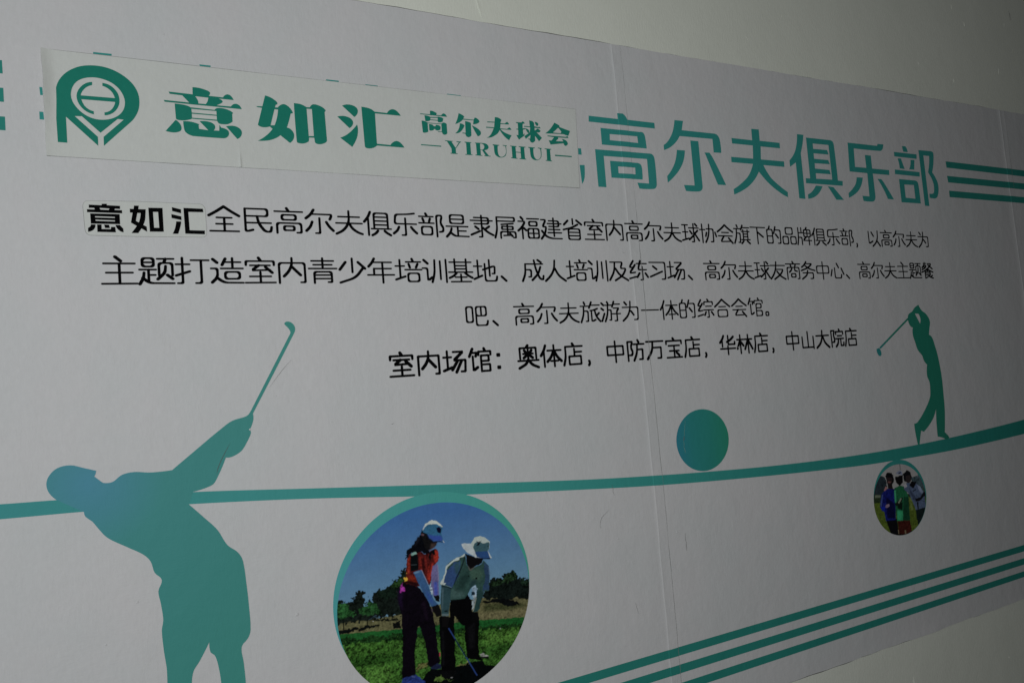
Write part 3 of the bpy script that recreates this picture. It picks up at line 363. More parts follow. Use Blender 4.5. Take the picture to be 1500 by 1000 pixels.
# pen paths of the thin round lettering, on a 100 x 100 cell (y down); "c" closes a loop, corners are rounded by the pen
PEN = dict(line.split(' ', 1) for line in '''
全 50,6 30,22 6,38;50,6 70,22 94,38;28,45 72,45;26,67 74,67;8,92 92,92;50,45 50,92
民 14,10 82,10 82,36 14,36;14,10 14,92 36,85;14,60 92,60;50,36 54,62 72,90 90,92 93,74
高 44,4 50,15;6,16 94,16;c 28,28 72,28 72,46 28,46;12,94 12,58 88,58 88,92 74,92;c 34,69 66,69 66,84 34,84
尔 32,6 22,24 6,38;26,22 92,22 84,40;50,36 50,92 36,92;26,50 20,68 6,84;72,50 80,66 94,82
夫 14,28 86,28;6,52 94,52;50,6 50,42 42,64 26,82 6,92;50,52 60,72 78,86 94,92
俱 26,6 18,26 4,44;18,32 18,95;38,70 38,10 86,10 86,70;38,25 86,25;38,40 86,40;38,55 86,55;28,70 97,70;50,78 42,88 30,95;74,78 82,86 95,94
乐 86,6 60,10 17,12 13,48 92,48;52,26 52,92 38,92;28,60 22,74 8,86;72,60 80,72 92,84
部 30,4 34,12;5,16 58,16;18,24 22,36;46,24 42,36;4,42 60,42;c 13,56 52,56 52,88 13,88;70,95 70,10 92,10 84,40 95,60 93,74 80,76
是 c 24,6 76,6 76,40 24,40;24,23 76,23;8,52 92,52;52,52 52,90;52,70 84,70;28,60 24,76 8,94;22,76 40,91 94,92
隶 20,13 78,13 78,38 20,38;6,25 94,25;50,4 50,92 38,92;24,50 36,60;6,84 42,68;80,48 66,58;54,54 72,72 95,84
属 14,8 88,8 88,24 14,24;14,8 14,60 4,94;82,33 32,38;c 34,46 80,46 80,58 34,58;57,38 57,83;28,95 28,68 90,68 90,92 80,92;40,84 72,82;66,75 76,86
福 18,4 26,14;6,22 36,22 20,48 4,62;22,44 22,95;28,50 38,60;44,10 95,10;c 52,22 86,22 86,40 52,40;c 46,52 92,52 92,92 46,92;69,52 69,92;46,72 92,72
建 6,12 28,12 12,42 28,42 22,70 4,94;8,60 26,84 50,92 95,92;40,16 84,16 84,40 40,40;34,28 95,28;38,53 88,53;34,67 94,67;61,4 61,82
省 50,4 50,28;28,12 10,30;68,10 90,28;72,28 46,42 6,52;c 28,48 80,48 80,94 28,94;28,63 80,63;28,78 80,78
室 46,4 52,14;8,30 8,16 92,16 92,30;20,31 80,31;46,31 24,49 80,47;66,37 86,57;18,70 82,70;50,55 50,92;5,92 95,92
内 10,94 10,22 90,22 90,92 76,92;50,4 50,28 40,52 24,70;50,36 62,50 76,66
球 6,12 38,12;8,46 36,46;4,86 40,76;22,12 22,80;42,26 96,26;78,6 88,16;68,6 68,92 56,92;48,40 58,54;42,82 66,62;90,38 72,54;70,48 95,86
协 18,6 18,95;4,32 34,32;42,28 80,28 78,90 64,90;58,6 56,42 48,70 34,93;42,46 36,64;90,44 96,64
会 50,6 30,24 6,40;50,6 70,24 94,40;30,43 70,43;10,60 90,60;42,60 22,88 82,86;68,70 90,95
旗 22,4 26,14;4,22 44,22;20,22 18,60 4,94;20,44 40,44 38,90 28,90;56,5 46,26;52,16 95,16;48,35 95,35;58,27 58,76;84,27 84,76;58,48 84,48;58,61 84,61;46,76 97,76;58,83 46,95;80,83 95,95
下 5,12 95,12;46,12 46,95;48,36 80,60
的 26,4 20,19;c 8,20 42,20 42,90 8,90;8,54 42,54;62,6 50,40;58,22 92,22 90,90 74,90;62,44 76,62
品 c 28,8 72,8 72,42 28,42;c 8,54 42,54 42,92 8,92;c 58,54 92,54 92,92 58,92
牌 12,6 12,60 4,94;12,32 42,32;32,6 32,32;12,56 34,56 34,94;68,4 62,14;c 48,16 92,16 92,52 48,52;48,34 92,34;70,16 70,52;62,54 48,66;44,72 97,72;80,58 80,95
， 20,82 24,90 18,100
以 14,12 14,80 42,66;36,16 50,38;82,8 80,46 66,74 40,94;72,62 95,92
为 20,8 30,20;8,32 88,32 86,90 68,90;50,5 48,40 34,72 8,94;52,50 66,68
主 40,4 54,18;10,26 90,26;16,56 84,56;5,92 95,92;50,26 50,92
题 c 12,8 42,8 42,36 12,36;12,22 42,22;4,46 48,46;28,46 28,84;28,64 46,64;16,56 14,74 4,94;12,74 30,91 96,92;52,10 96,10;74,10 70,22;56,66 56,24 92,24 92,66;74,34 72,56 52,78;78,64 92,77
打 22,6 22,92 8,92;4,28 42,28;4,66 42,52;46,14 96,14;74,14 74,92 58,92
造 10,10 22,22;4,42 22,42 22,72 6,90;20,74 40,91 96,92;46,8 36,30;42,20 90,20;66,6 66,42;32,42 96,42;c 44,54 86,54 86,78 44,78
青 14,14 86,14;20,28 80,28;50,4 50,42;5,42 95,42;22,95 22,54 78,54 78,92 66,92;22,66 78,66;22,79 78,79
少 50,4 50,56;28,18 8,46;70,18 93,42;86,40 60,76 8,94
年 28,4 20,20 8,34;22,18 88,18;26,42 86,42;26,42 26,66;4,66 96,66;56,18 56,96
培 20,8 20,76;4,32 36,32;4,84 38,72;64,4 68,14;42,16 96,16;52,24 56,38;84,24 78,38;38,46 98,46;c 48,60 88,60 88,92 48,92
训 10,8 24,22;4,40 22,40 22,90 38,76;50,8 48,60 38,95;70,12 70,84;92,6 92,96
基 8,16 92,16;28,4 28,56;72,4 72,56;28,30 72,30;28,43 72,43;4,56 96,56;34,58 24,70 6,79;66,58 78,70 94,79;28,76 72,76;50,65 50,94;12,94 88,94
地 20,8 20,76;4,32 36,32;4,84 36,70;40,46 88,30 86,62 76,62;66,6 66,72;48,22 48,92 92,92 95,74
、 16,74 34,92
成 20,22 95,22;20,22 18,64 5,94;20,46 44,46 42,76 32,76;58,6 64,46 78,82 92,90 95,72;84,34 74,62 46,90;74,5 88,15
人 50,6 46,44 30,72 6,94;49,40 64,72 94,94
及 12,12 72,12 60,40 88,40 70,72 32,94;34,12 30,54 6,92;36,40 54,70 95,94
练 28,6 8,36 32,34;36,24 8,62 36,58;6,86 38,78;44,18 94,18;62,6 50,46 92,46;72,32 72,92 60,92;56,62 44,80;86,62 97,80
习 10,12 90,12 88,90 70,90;28,30 46,44;12,78 74,54
场 20,8 20,76;4,32 36,32;4,84 38,72;44,12 84,12 46,45 93,45 90,90 74,90;62,46 38,82;78,46 54,92
友 5,24 95,24;42,6 36,46 22,72 4,92;38,44 84,44 66,70 26,94;44,54 66,80 95,94
商 48,4 54,14;4,16 96,16;34,20 38,30;66,20 62,30;12,95 12,34 88,34 88,92 76,92;42,38 38,48 26,58;60,38 60,50 76,54;c 36,66 64,66 64,84 36,84
务 40,4 28,20 10,32;32,14 78,14 50,36 5,50;34,26 60,42 95,50;14,62 82,62 80,92 62,92;46,50 40,74 8,94
中 c 10,26 90,26 90,64 10,64;50,4 50,96
心 16,46 6,78;34,36 34,90 76,90 79,72;50,12 62,34;80,38 95,70
餐 22,9 46,9;32,4 30,16 10,34;26,22 46,20 36,34 8,46;24,28 32,34;56,10 86,10 72,26 54,38;60,18 92,40;50,40 34,50 5,60;50,40 68,50 95,60;46,47 54,53;30,95 30,57 72,57 72,77 30,77;30,67 72,67;30,94 50,88;52,77 66,87 93,95;88,79 72,87
吧 c 8,12 34,12 34,76 8,76;c 48,12 90,12 90,50 48,50;69,12 69,50;48,48 48,90 92,90 95,72
旅 22,4 26,14;4,22 44,22;20,22 18,60 4,94;20,44 40,44 38,90 28,90;58,4 46,30;54,18 97,18;86,34 66,41 50,42;56,42 56,92 74,84;72,40 78,70 97,92;93,54 80,66
游 6,10 16,20;4,34 14,42;18,58 4,92;34,5 38,14;22,20 58,20;36,20 34,60 20,94;36,42 52,42 50,88 42,88;68,4 58,28;66,16 97,16;64,34 93,34 80,47 80,92 68,92;58,60 98,60
一 5,48 95,48
体 26,6 18,28 4,48;18,34 18,95;34,28 97,28;64,6 64,95;62,30 50,56 32,74;66,30 78,56 97,74;48,72 82,72
综 28,6 8,36 32,34;36,24 8,62 36,58;6,86 38,78;66,4 72,14;46,30 46,16 95,16 95,30;54,38 88,38;42,56 98,56;70,56 70,92 60,92;54,66 46,82;86,66 97,82
合 50,6 30,24 6,42;50,6 70,24 94,42;30,42 70,42;c 22,58 78,58 78,92 22,92
馆 20,4 6,34;16,20 38,20 32,34;20,34 20,90 38,78;68,4 72,14;44,30 44,16 95,16 95,30;54,95 54,32 86,32 86,54 54,54;54,68 90,68 90,94 54,94
。 c 10,82 14,76 24,76 28,82 28,90 24,95 14,95 10,90
奥 50,2 44,10;14,56 14,12 86,12 86,56;50,18 50,54;28,36 72,36;34,22 40,30;66,22 60,30;44,42 30,53;56,42 70,53;4,64 96,64;50,58 40,78 8,94;54,66 66,82 94,94
店 48,4 54,14;14,16 95,16;14,16 14,60 4,94;56,26 56,58;56,40 90,40;c 30,58 86,58 86,92 30,92
： 20,30 20,37;24,30 24,37;28,30 28,37;20,80 20,87;24,80 24,87;28,80 28,87
防 10,95 10,10 36,10 26,36 36,56 30,70 18,70;66,4 70,14;42,22 97,22;62,22 58,62 40,94;60,46 88,46 86,90 70,90
万 5,14 95,14;40,14 36,56 8,92;38,42 82,42 80,90 62,90
宝 46,4 52,14;8,30 8,16 92,16 92,30;20,38 80,38;24,62 76,62;8,92 92,92;50,38 50,92;62,70 76,83
华 28,6 20,22 5,38;18,26 18,58;86,12 66,28 46,36;54,6 54,48 93,48 93,36;5,68 95,68;50,56 50,96
林 24,6 24,95;4,28 44,28;22,32 4,72;26,38 42,58;72,6 72,95;50,28 97,28;70,32 50,76;74,32 97,76
山 12,34 12,88 88,88;88,34 88,95;50,8 50,88
大 5,32 95,32;50,6 46,48 32,74 6,94;52,34 64,70 94,94
院 10,95 10,10 34,10 26,36 34,56 28,70 18,70;68,4 72,14;44,30 44,16 95,16 95,30;54,38 86,38;42,53 98,53;60,53 56,78 40,94;76,53 76,90 95,90 97,74
'''.strip().split('\n'))

# ------------------------------------------------------------------ materials
def new_mat(name):
    m = bpy.data.materials.new(name)
    m.use_nodes = True
    nt = m.node_tree
    return m, nt, nt.nodes['Principled BSDF']

def node(nt, kind, **kw):
    n = nt.nodes.new(kind)
    for k, v in kw.items():
        setattr(n, k, v)
    return n

def math_node(nt, op, a, b=None, c=None):
    n = node(nt, 'ShaderNodeMath', operation=op)
    for i, v in enumerate((a, b, c)):
        if v is None: continue
        if isinstance(v, (int, float)): n.inputs[i].default_value = v
        else: nt.links.new(v, n.inputs[i])
    return n.outputs[0]

def noise(nt, scale, detail=3.0, rough=0.55, stretch=(1, 1, 1)):
    geo = node(nt, 'ShaderNodeNewGeometry')
    mp = node(nt, 'ShaderNodeMapping')
    mp.inputs['Scale'].default_value = stretch
    nt.links.new(geo.outputs['Position'], mp.inputs['Vector'])
    n = node(nt, 'ShaderNodeTexNoise')
    n.inputs['Scale'].default_value = scale
    n.inputs['Detail'].default_value = detail
    n.inputs['Roughness'].default_value = rough
    nt.links.new(mp.outputs['Vector'], n.inputs['Vector'])
    return n.outputs['Fac']

def film_relief(nt, bsdf, strength=1.0):
    """brushed plaster telegraphing through thin film: vertical drag marks, cross marks in patches, slow waves, pimples"""
    drag = noise(nt, 260, 4, .6, (1, 1, .22))
    cross = noise(nt, 220, 3, .6, (.25, 1, 1))
    patch = noise(nt, 7, 3, .6)
    weave = node(nt, 'ShaderNodeMix'); weave.data_type = 'FLOAT'
    pm = node(nt, 'ShaderNodeMapRange'); pm.inputs['From Min'].default_value = .45; pm.inputs['From Max'].default_value = .62
    nt.links.new(patch, pm.inputs['Value'])
    nt.links.new(pm.outputs[0], weave.inputs[0]); nt.links.new(drag, weave.inputs[2]); nt.links.new(cross, weave.inputs[3])
    geo = node(nt, 'ShaderNodeNewGeometry')
    vor = node(nt, 'ShaderNodeTexVoronoi'); vor.inputs['Scale'].default_value = 5.5
    nt.links.new(geo.outputs['Position'], vor.inputs['Vector'])
    pim = node(nt, 'ShaderNodeMapRange'); pim.inputs['From Min'].default_value = .0; pim.inputs['From Max'].default_value = .03
    pim.inputs['To Min'].default_value = 1.0; pim.inputs['To Max'].default_value = 0.0
    nt.links.new(vor.outputs['Distance'], pim.inputs['Value'])
    wave = noise(nt, 9, 3, .55, (1, 1, .7))
    h = math_node(nt, 'MULTIPLY', weave.outputs[0], .0006)
    h = math_node(nt, 'MULTIPLY_ADD', wave, .0045, h)
    h = math_node(nt, 'MULTIPLY_ADD', noise(nt, 42, 4, .6), .0009, h)
    h = math_node(nt, 'MULTIPLY_ADD', pim.outputs[0], .00035, h)
    b = node(nt, 'ShaderNodeBump'); b.inputs['Strength'].default_value = strength; b.inputs['Distance'].default_value = 1.0
    nt.links.new(h, b.inputs['Height']); nt.links.new(b.outputs[0], bsdf.inputs['Normal'])

def tint(nt, bsdf, a, b, scale=3.0, lo=.35, hi=.65, stretch=(1, 1, 1)):
    """slight uneven tone of the print or paint itself"""
    ramp = node(nt, 'ShaderNodeMapRange')
    ramp.inputs['From Min'].default_value = lo; ramp.inputs['From Max'].default_value = hi
    nt.links.new(noise(nt, scale, 4, .6, stretch), ramp.inputs['Value'])
    mix = node(nt, 'ShaderNodeMix'); mix.data_type = 'RGBA'
    nt.links.new(ramp.outputs[0], mix.inputs[0])
    mix.inputs[6].default_value = (*a, 1); mix.inputs[7].default_value = (*b, 1)
    # faint grime worked into the brush marks
    g = node(nt, 'ShaderNodeMapRange'); g.inputs['From Min'].default_value = .3; g.inputs['From Max'].default_value = .7
    g.inputs['To Min'].default_value = .965; g.inputs['To Max'].default_value = 1.02
    nt.links.new(noise(nt, 150, 5, .7, (1, 1, .35)), g.inputs['Value'])
    g2 = node(nt, 'ShaderNodeMapRange'); g2.inputs['From Min'].default_value = .18; g2.inputs['From Max'].default_value = .30
    g2.inputs['To Min'].default_value = .90; g2.inputs['To Max'].default_value = 1.0
    nt.links.new(noise(nt, 28, 5, .75), g2.inputs['Value'])
    v = node(nt, 'ShaderNodeVectorMath', operation='SCALE')
    nt.links.new(mix.outputs[2], v.inputs[0]); nt.links.new(math_node(nt, 'MULTIPLY', g.outputs[0], g2.outputs[0]), v.inputs['Scale'])
    nt.links.new(v.outputs[0], bsdf.inputs['Base Color'])

def film_mat(name, a, b=None, rough=.55, spec=.07, relief=1.0):
    m, nt, p = new_mat(name)
    p.inputs['Roughness'].default_value = rough
    p.inputs['Specular IOR Level'].default_value = spec
    tint(nt, p, a, b or a)
    film_relief(nt, p, relief)
    return m

def gradient_mat(name, stops, centre=None, radius=1.0, axis=None):
    """printed colour blend: by distance from a printed point, or along x between two places"""
    m, nt, p = new_mat(name)
    p.inputs['Roughness'].default_value = .55
    p.inputs['Specular IOR Level'].default_value = .07
    geo = node(nt, 'ShaderNodeNewGeometry')
    if centre:
        d = node(nt, 'ShaderNodeVectorMath', operation='DISTANCE')
        nt.links.new(geo.outputs['Position'], d.inputs[0]); d.inputs[1].default_value = centre
        fac = math_node(nt, 'DIVIDE', d.outputs['Value'], radius)
    else:
        s = node(nt, 'ShaderNodeSeparateXYZ'); nt.links.new(geo.outputs['Position'], s.inputs[0])
        fac = math_node(nt, 'DIVIDE', math_node(nt, 'SUBTRACT', s.outputs['X'], axis[0]), axis[1] - axis[0])
    r = node(nt, 'ShaderNodeValToRGB')
    nt.links.new(fac, r.inputs[0])
    els = r.color_ramp.elements
    while len(els) < len(stops): els.new(.5)
    for e, (pos, c) in zip(els, stops):
        e.position = pos; e.color = (*c, 1)
    nt.links.new(r.outputs[0], p.inputs['Base Color'])
    film_relief(nt, p)
    return m

M_FILM = film_mat('white_banner_film', (.586, .596, .602), (.612, .603, .611))
M_TEAL = film_mat('teal_print', (.038, .278, .252), (.043, .290, .266))
M_LINE = gradient_mat('teal_line_print', [(0, (.057, .300, .300)), (.25, (.066, .345, .315)), (.55, (.036, .280, .250)), (1, (.026, .235, .195))], axis=(-.2, 4.0))
M_BIG = gradient_mat('blue_to_green_golfer_print',
                     [(0, (.084, .285, .385)), (.07, (.078, .285, .345)), (.16, (.066, .285, .278)), (.45, (.062, .285, .258)), (1, (.062, .310, .245))],
                     centre=(-.10, 0, 1.47), radius=1.0)
M_BALL = gradient_mat('blue_to_green_ball_print', [(0, (.038, .232, .320)), (.30, (.033, .250, .248)), (.65, (.031, .250, .215)), (1, (.031, .262, .170))], axis=(1.62, 1.86))
M_SMALL = gradient_mat('teal_to_green_golfer_print', [(0, (.035, .260, .330)), (.45, (.028, .235, .175)), (1, (.024, .215, .150))], axis=(2.62, 3.00))
M_RING = gradient_mat('teal_ring_print', [(0, (.085, .39, .40)), (1, (.075, .40, .32))], axis=(.44, 1.03))
M_STRIPE = film_mat('dark_teal_print', (.028, .235, .198), (.032, .248, .210))
M_BLACK = film_mat('black_print', (.003, .003, .0035), (.004, .004, .0045), rough=.7, spec=.0)
M_STICKER = film_mat('matt_sticker_film', (.600, .617, .592), (.612, .628, .604), rough=.62, spec=.07, relief=.75)
M_LOGO = film_mat('green_sticker_print', (.012, .198, .143), (.015, .208, .152), rough=.5, relief=.75)
M_SCRATCH = film_mat('scuffed_film', (.12, .12, .115), (.2, .2, .2), rough=.7)
M_SCRATCH_PALE = film_mat('torn_paper_core', (.22, .36, .28), (.36, .45, .33), rough=.7)

def wall_mat():
    m, nt, p = new_mat('greenish_white_wall_paint')
    p.inputs['Roughness'].default_value = .8
    p.inputs['Specular IOR Level'].default_value = .2
    tint(nt, p, (.738, .758, .678), (.775, .792, .712), 1.6)
    h = math_node(nt, 'MULTIPLY', noise(nt, 170, 4, .6, (1, 1, .3)), .0011)
    h = math_node(nt, 'MULTIPLY_ADD', noise(nt, 6, 3, .55), .0035, h)
    b = node(nt, 'ShaderNodeBump'); b.inputs['Distance'].default_value = 1.0
    nt.links.new(h, b.inputs['Height']); nt.links.new(b.outputs[0], p.inputs['Normal'])
    return m
M_WALL = wall_mat()

# ------------------------------------------------------------------ helpers
def tag(o, label=None, cat=None, group=None, kind=None):
    for k, v in (('label', label), ('category', cat), ('group', group), ('kind', kind)):
        if v: o[k] = v
    return o

def link(name, me, mat, parent=None, label=None):
    me.name = name
    me.materials.clear()
    me.materials.append(mat)
    o = bpy.data.objects.new(name, me)
    COL.objects.link(o)
    if parent is not None:
        me.transform(Matrix.Translation(-parent.location))
        o.parent = parent
    if label: o['label'] = label
    return o

def contour(text):
    """'x,z' tokens in mm; a trailing s rounds the point.  Returns metres."""
    P = []
    for tok in text.split():
        s = tok.endswith('s')
        x, z = tok.rstrip('s').split(',')
        P.append((float(x) / 1000, float(z) / 1000, s))
    n = len(P); out = []
    for i in range(n):
        a, b = P[i], P[(i + 1) % n]
        out.append(a[:2])
        if not (a[2] or b[2]): continue
        p0, p3 = P[i - 1], P[(i + 2) % n]
        L = math.hypot(b[0] - a[0], b[1] - a[1])
        def tan(prev, cur, nxt, smooth, fwd):
            if not smooth:
                return None
            dx, dz = nxt[0] - prev[0], nxt[1] - prev[1]
            d = math.hypot(dx, dz) or 1
            return dx / d * L, dz / d * L
        t0 = tan(p0, a, b, a[2], 1); t1 = tan(a, b, p3, b[2], 0)
        if t0 is None: t0 = (2 * (b[0] - a[0]) - t1[0], 2 * (b[1] - a[1]) - t1[1]); t0 = (t0[0] * .8, t0[1] * .8)
        if t1 is None: t1 = (2 * (b[0] - a[0]) - t0[0], 2 * (b[1] - a[1]) - t0[1]); t1 = (t1[0] * .8, t1[1] * .8)
        steps = max(2, min(8, int(L / .006)))
        for k in range(1, steps):
            u = k / steps
            h00, h10, h01, h11 = 2*u**3-3*u*u+1, u**3-2*u*u+u, -2*u**3+3*u*u, u**3-u*u
            out.append((h00*a[0]+h10*t0[0]+h01*b[0]+h11*t1[0], h00*a[1]+h10*t0[1]+h01*b[1]+h11*t1[1]))
    return out

def fill_shapes(shapes):
    """each shape: list of contours (outer + holes), even-odd filled -> one flat mesh in the xz plane"""
    bm = bmesh.new()
    for cs in shapes:
        cu = bpy.data.curves.new('outline', 'CURVE'); cu.dimensions = '2D'; cu.fill_mode = 'BOTH'
        for pts in cs:
            sp = cu.splines.new('POLY'); sp.points.add(len(pts) - 1)
            for q, (x, z) in zip(sp.points, pts): q.co = (x, z, 0, 1)
            sp.use_cyclic_u = True
        o = bpy.data.objects.new('outline', cu); COL.objects.link(o)
        me = bpy.data.meshes.new_from_object(o)
        n0 = len(bm.verts)
        bm.from_mesh(me)
        bpy.data.objects.remove(o); bpy.data.curves.remove(cu); bpy.data.meshes.remove(me)
    for v in bm.verts: v.co = Vector((v.co.x, 0, v.co.y))
    return bm

def trace_shapes(name):
    return [[contour(c) for c in s.split('|')] for s in TRACE[name]]

def smooth01(t):
    t = max(0., min(1., t)); return t * t * (3 - 2 * t)

# -- the skin of the banner: how far its face stands off the wall at (x, z)
SEAMS = (1.5130, 3.7930)
LAP = .037                       # width of the overlap strip at each seam
T_FILM = .00062
BANNER_TOP, BANNER_BOTTOM = 2.7575, .4900
def wob(x, z, s):                # seam edges run a little unevenly
    d = abs(x - s - LAP / 2)
    return (.0016 * math.sin(z * 5.1 + s) + .0008 * math.sin(z * 17.3) + .0005 * math.sin(z * 41)) * smooth01(1 - (d - .02) / .04)
def face_y(x, z):
    h = .0016
    for s in SEAMS:
        if s - .003 <= x <= s + LAP:
            h += T_FILM * 1.5 * smooth01((x - s + .003) / .006)
            h += .0009 * math.exp(-((x - s - .0005) / .0020) ** 2)
            h += .0007 * math.exp(-((s + LAP - x) / .006) ** 2) * (1 + math.sin(z * 6 + s))
    # edges that have let go of the wall
    lift = .0011 * (1 + math.sin(x * 2.3 + 1) * .8 + .5 * math.sin(x * 7.7))
    h += lift * math.exp(-((BANNER_TOP - z) / .02) ** 2) * .8
    h += lift * math.exp(-((z - BANNER_BOTTOM) / .02) ** 2)
    h += .006 * math.exp(-((x - 2.83) / .075) ** 2 - ((z - BANNER_BOTTOM) / .028) ** 2)
    return -h

def cut_x(bm, xs):
    for x in xs:
        bmesh.ops.bisect_plane(bm, geom=bm.verts[:] + bm.edges[:] + bm.faces[:], plane_co=(x, 0, 0), plane_no=(1, 0, 0))
def cut_z(bm, zs):
    for z in zs:
        bmesh.ops.bisect_plane(bm, geom=bm.verts[:] + bm.edges[:] + bm.faces[:], plane_co=(0, 0, z), plane_no=(0, 0, 1))

def drape(bm, lift):
    xs = [v.co.x for v in bm.verts]; zs = [v.co.z for v in bm.verts]
    for s in SEAMS:
        if min(xs) < s + LAP + .001 and max(xs) > s - .003:
            cut_x(bm, [s - .003, s - .0015, s - .0003, s + .0012, s + .003, s + LAP - .0001, s + LAP + .0003])
            lo, hi = min(zs), max(zs)
            cut_z(bm, [z for z in np.arange(math.ceil(lo / .04) * .04, hi, .04)])
    for v in bm.verts:
        x, z = v.co.x, v.co.z
        v.co.y = face_y(x, z) - lift - .000012 * round(v.co.y)
        v.co.x = x + sum(wob(x, z, s) for s in SEAMS)
    bmesh.ops.recalc_face_normals(bm, faces=bm.faces[:])
    bm.normal_update()
    flip = [f for f in bm.faces if f.normal.y > 0]
    bmesh.ops.reverse_faces(bm, faces=flip)

def to_mesh(bm):
    me = bpy.data.meshes.new('m'); bm.to_mesh(me); bm.free(); return me

def printed(name, shapes, mat, parent, label=None, lift=.0003):
    bm = fill_shapes(shapes)
    drape(bm, lift)
    return link(name, to_mesh(bm), mat, parent, label)

def thicken(bm, t):
    """give an open sheet facing the room a back and a rim, t metres behind its face"""
    faces = bm.faces[:]; vmap = {v: bm.verts.new(v.co + Vector((0, t, 0))) for v in bm.verts[:]}
    edges = [e for e in bm.edges if len(e.link_faces) == 1]
    rims = [(l.vert, l.link_loop_next.vert) for e in edges for l in e.link_loops]
    for f in faces: bm.faces.new([vmap[v] for v in reversed(f.verts)])
    for a, b in rims:                       # rim with vertices of its own, so the face's shading stays flat up to the cut
        bm.faces.new([bm.verts.new(p) for p in (b.co, a.co, vmap[a].co, vmap[b].co)])

def ellipse(cx, cz, rx, rz, n=96):
    return [(cx + rx * math.cos(2 * math.pi * k / n), cz + rz * math.sin(2 * math.pi * k / n)) for k in range(n)]

# ------------------------------------------------------------------ the wall
bm = bmesh.new()
bmesh.ops.create_cube(bm, size=1)
for v in bm.verts: v.co = Vector((v.co.x * 11 + 2.5, v.co.y * .2 + .1, v.co.z * 4.6 + 2.3))
bmesh.ops.bevel(bm, geom=bm.edges[:], offset=.01, segments=2, affect='EDGES')
wall = link('wall', to_mesh(bm), M_WALL)
tag(wall, kind='structure')

# ------------------------------------------------------------------ the banner
def empty(name, loc, label, cat, group=None):
    o = bpy.data.objects.new(name, None); COL.objects.link(o)
    o.location = loc; o.empty_display_size = .1
    return tag(o, label, cat, group)

banner = empty('wall_banner', (1.9, 0, BANNER_BOTTOM),
               'huge white banner on the wall with teal title, black text and teal golfer silhouettes', 'banner')

def sheet(x0, x1, is_last):
    xs = list(np.arange(x0, x1, .05)) + [x1]
    for s in SEAMS:
        xs += [s - .003, s - .0015, s - .0003, s + .0012, s + .003, s + .006, s + LAP]
    xs = sorted({round(float(x), 5) for x in xs if x0 - 1e-6 <= x <= x1 + 1e-6})
    zs = sorted({round(float(z), 5) for z in list(np.arange(BANNER_BOTTOM, BANNER_TOP, .04)) + [BANNER_BOTTOM + .01, BANNER_BOTTOM + .02, BANNER_TOP - .01, BANNER_TOP - .02, BANNER_TOP]})
    bm = bmesh.new(); grid = []
    rnd = random.Random(7)
    for x in xs:
        col = []
        for z in zs:
            zz = z
            if z == zs[0]: zz += .0012 * math.sin(x * 13) + .0009 * math.sin(x * 47 + 2) + rnd.uniform(-.0007, .0007)
            if z == zs[-1]: zz += .0009 * math.sin(x * 9 + 1) + .0005 * math.sin(x * 61)
            y = face_y(x, z)
            if x <= x0 + 1e-6 and x0 > 0: y = -.0005
            if x0 > 0 and any(abs(x - s) < LAP for s in SEAMS if abs(s - x0) < .01): y = min(-.0005, y + T_FILM * 2.6)
            col.append(bm.verts.new((x + sum(wob(x, z, s) for s in SEAMS), y, zz)))
        grid.append(col)
    for i in range(len(xs) - 1):
        for j in range(len(zs) - 1):
            f = bm.faces.new((grid[i][j], grid[i + 1][j], grid[i + 1][j + 1], grid[i][j + 1])); f.smooth = True
    # back and rim: the film's own thickness
    thicken(bm, .0004)
    o = link('banner_sheet', to_mesh(bm), M_FILM, banner)
    return o
sheet(-1.25, SEAMS[0] + LAP, False)
sheet(SEAMS[0] + .0005, SEAMS[1] + LAP, False)
sheet(SEAMS[1] + .0005, 5.2, True)

title = trace_shapes('title_lettering')
bounds = {}
for s in title:                              # group strokes into characters by where they stand
    xc = sum(p[0] for p in s[0]) / len(s[0])
    k = min(range(7), key=lambda i: abs(xc - (1.335 if i == 0 else 1.520 + .3144 * (i - 1))))
    bounds.setdefault(k, []).append(s)
for s in bounds.pop(0):                      # two stroke ends of a character mostly under the sticker
    printed('title_remnant', [s], M_TEAL, banner)
for k in sorted(bounds):
    printed('title_character', bounds[k], M_TEAL, banner)
for s in trace_shapes('title_remnant'):
    printed('title_remnant', [s], M_TEAL, banner)
for k, n in enumerate(('right_stripe', 'left_stripe', 'lower_stripe')):
    for s in trace_shapes(n):
        printed('stripe', [s], M_STRIPE, banner)
printed('ground_line', trace_shapes('ground_line'), M_LINE, banner, 'long curved teal line the golfers stand on')
printed('golfer_silhouette', trace_shapes('large_golfer'), M_BIG, banner, 'large blue-green golfer swinging, on the left', lift=.00055)
small = trace_shapes('small_golfer')
printed('golfer_silhouette', small, M_SMALL, banner, 'small dark green golfer at the end of a swing, on the right', lift=.00055)
printed('ball', [[ellipse(1.74262, 1.37813, .11677, .10577)]], M_BALL, banner)

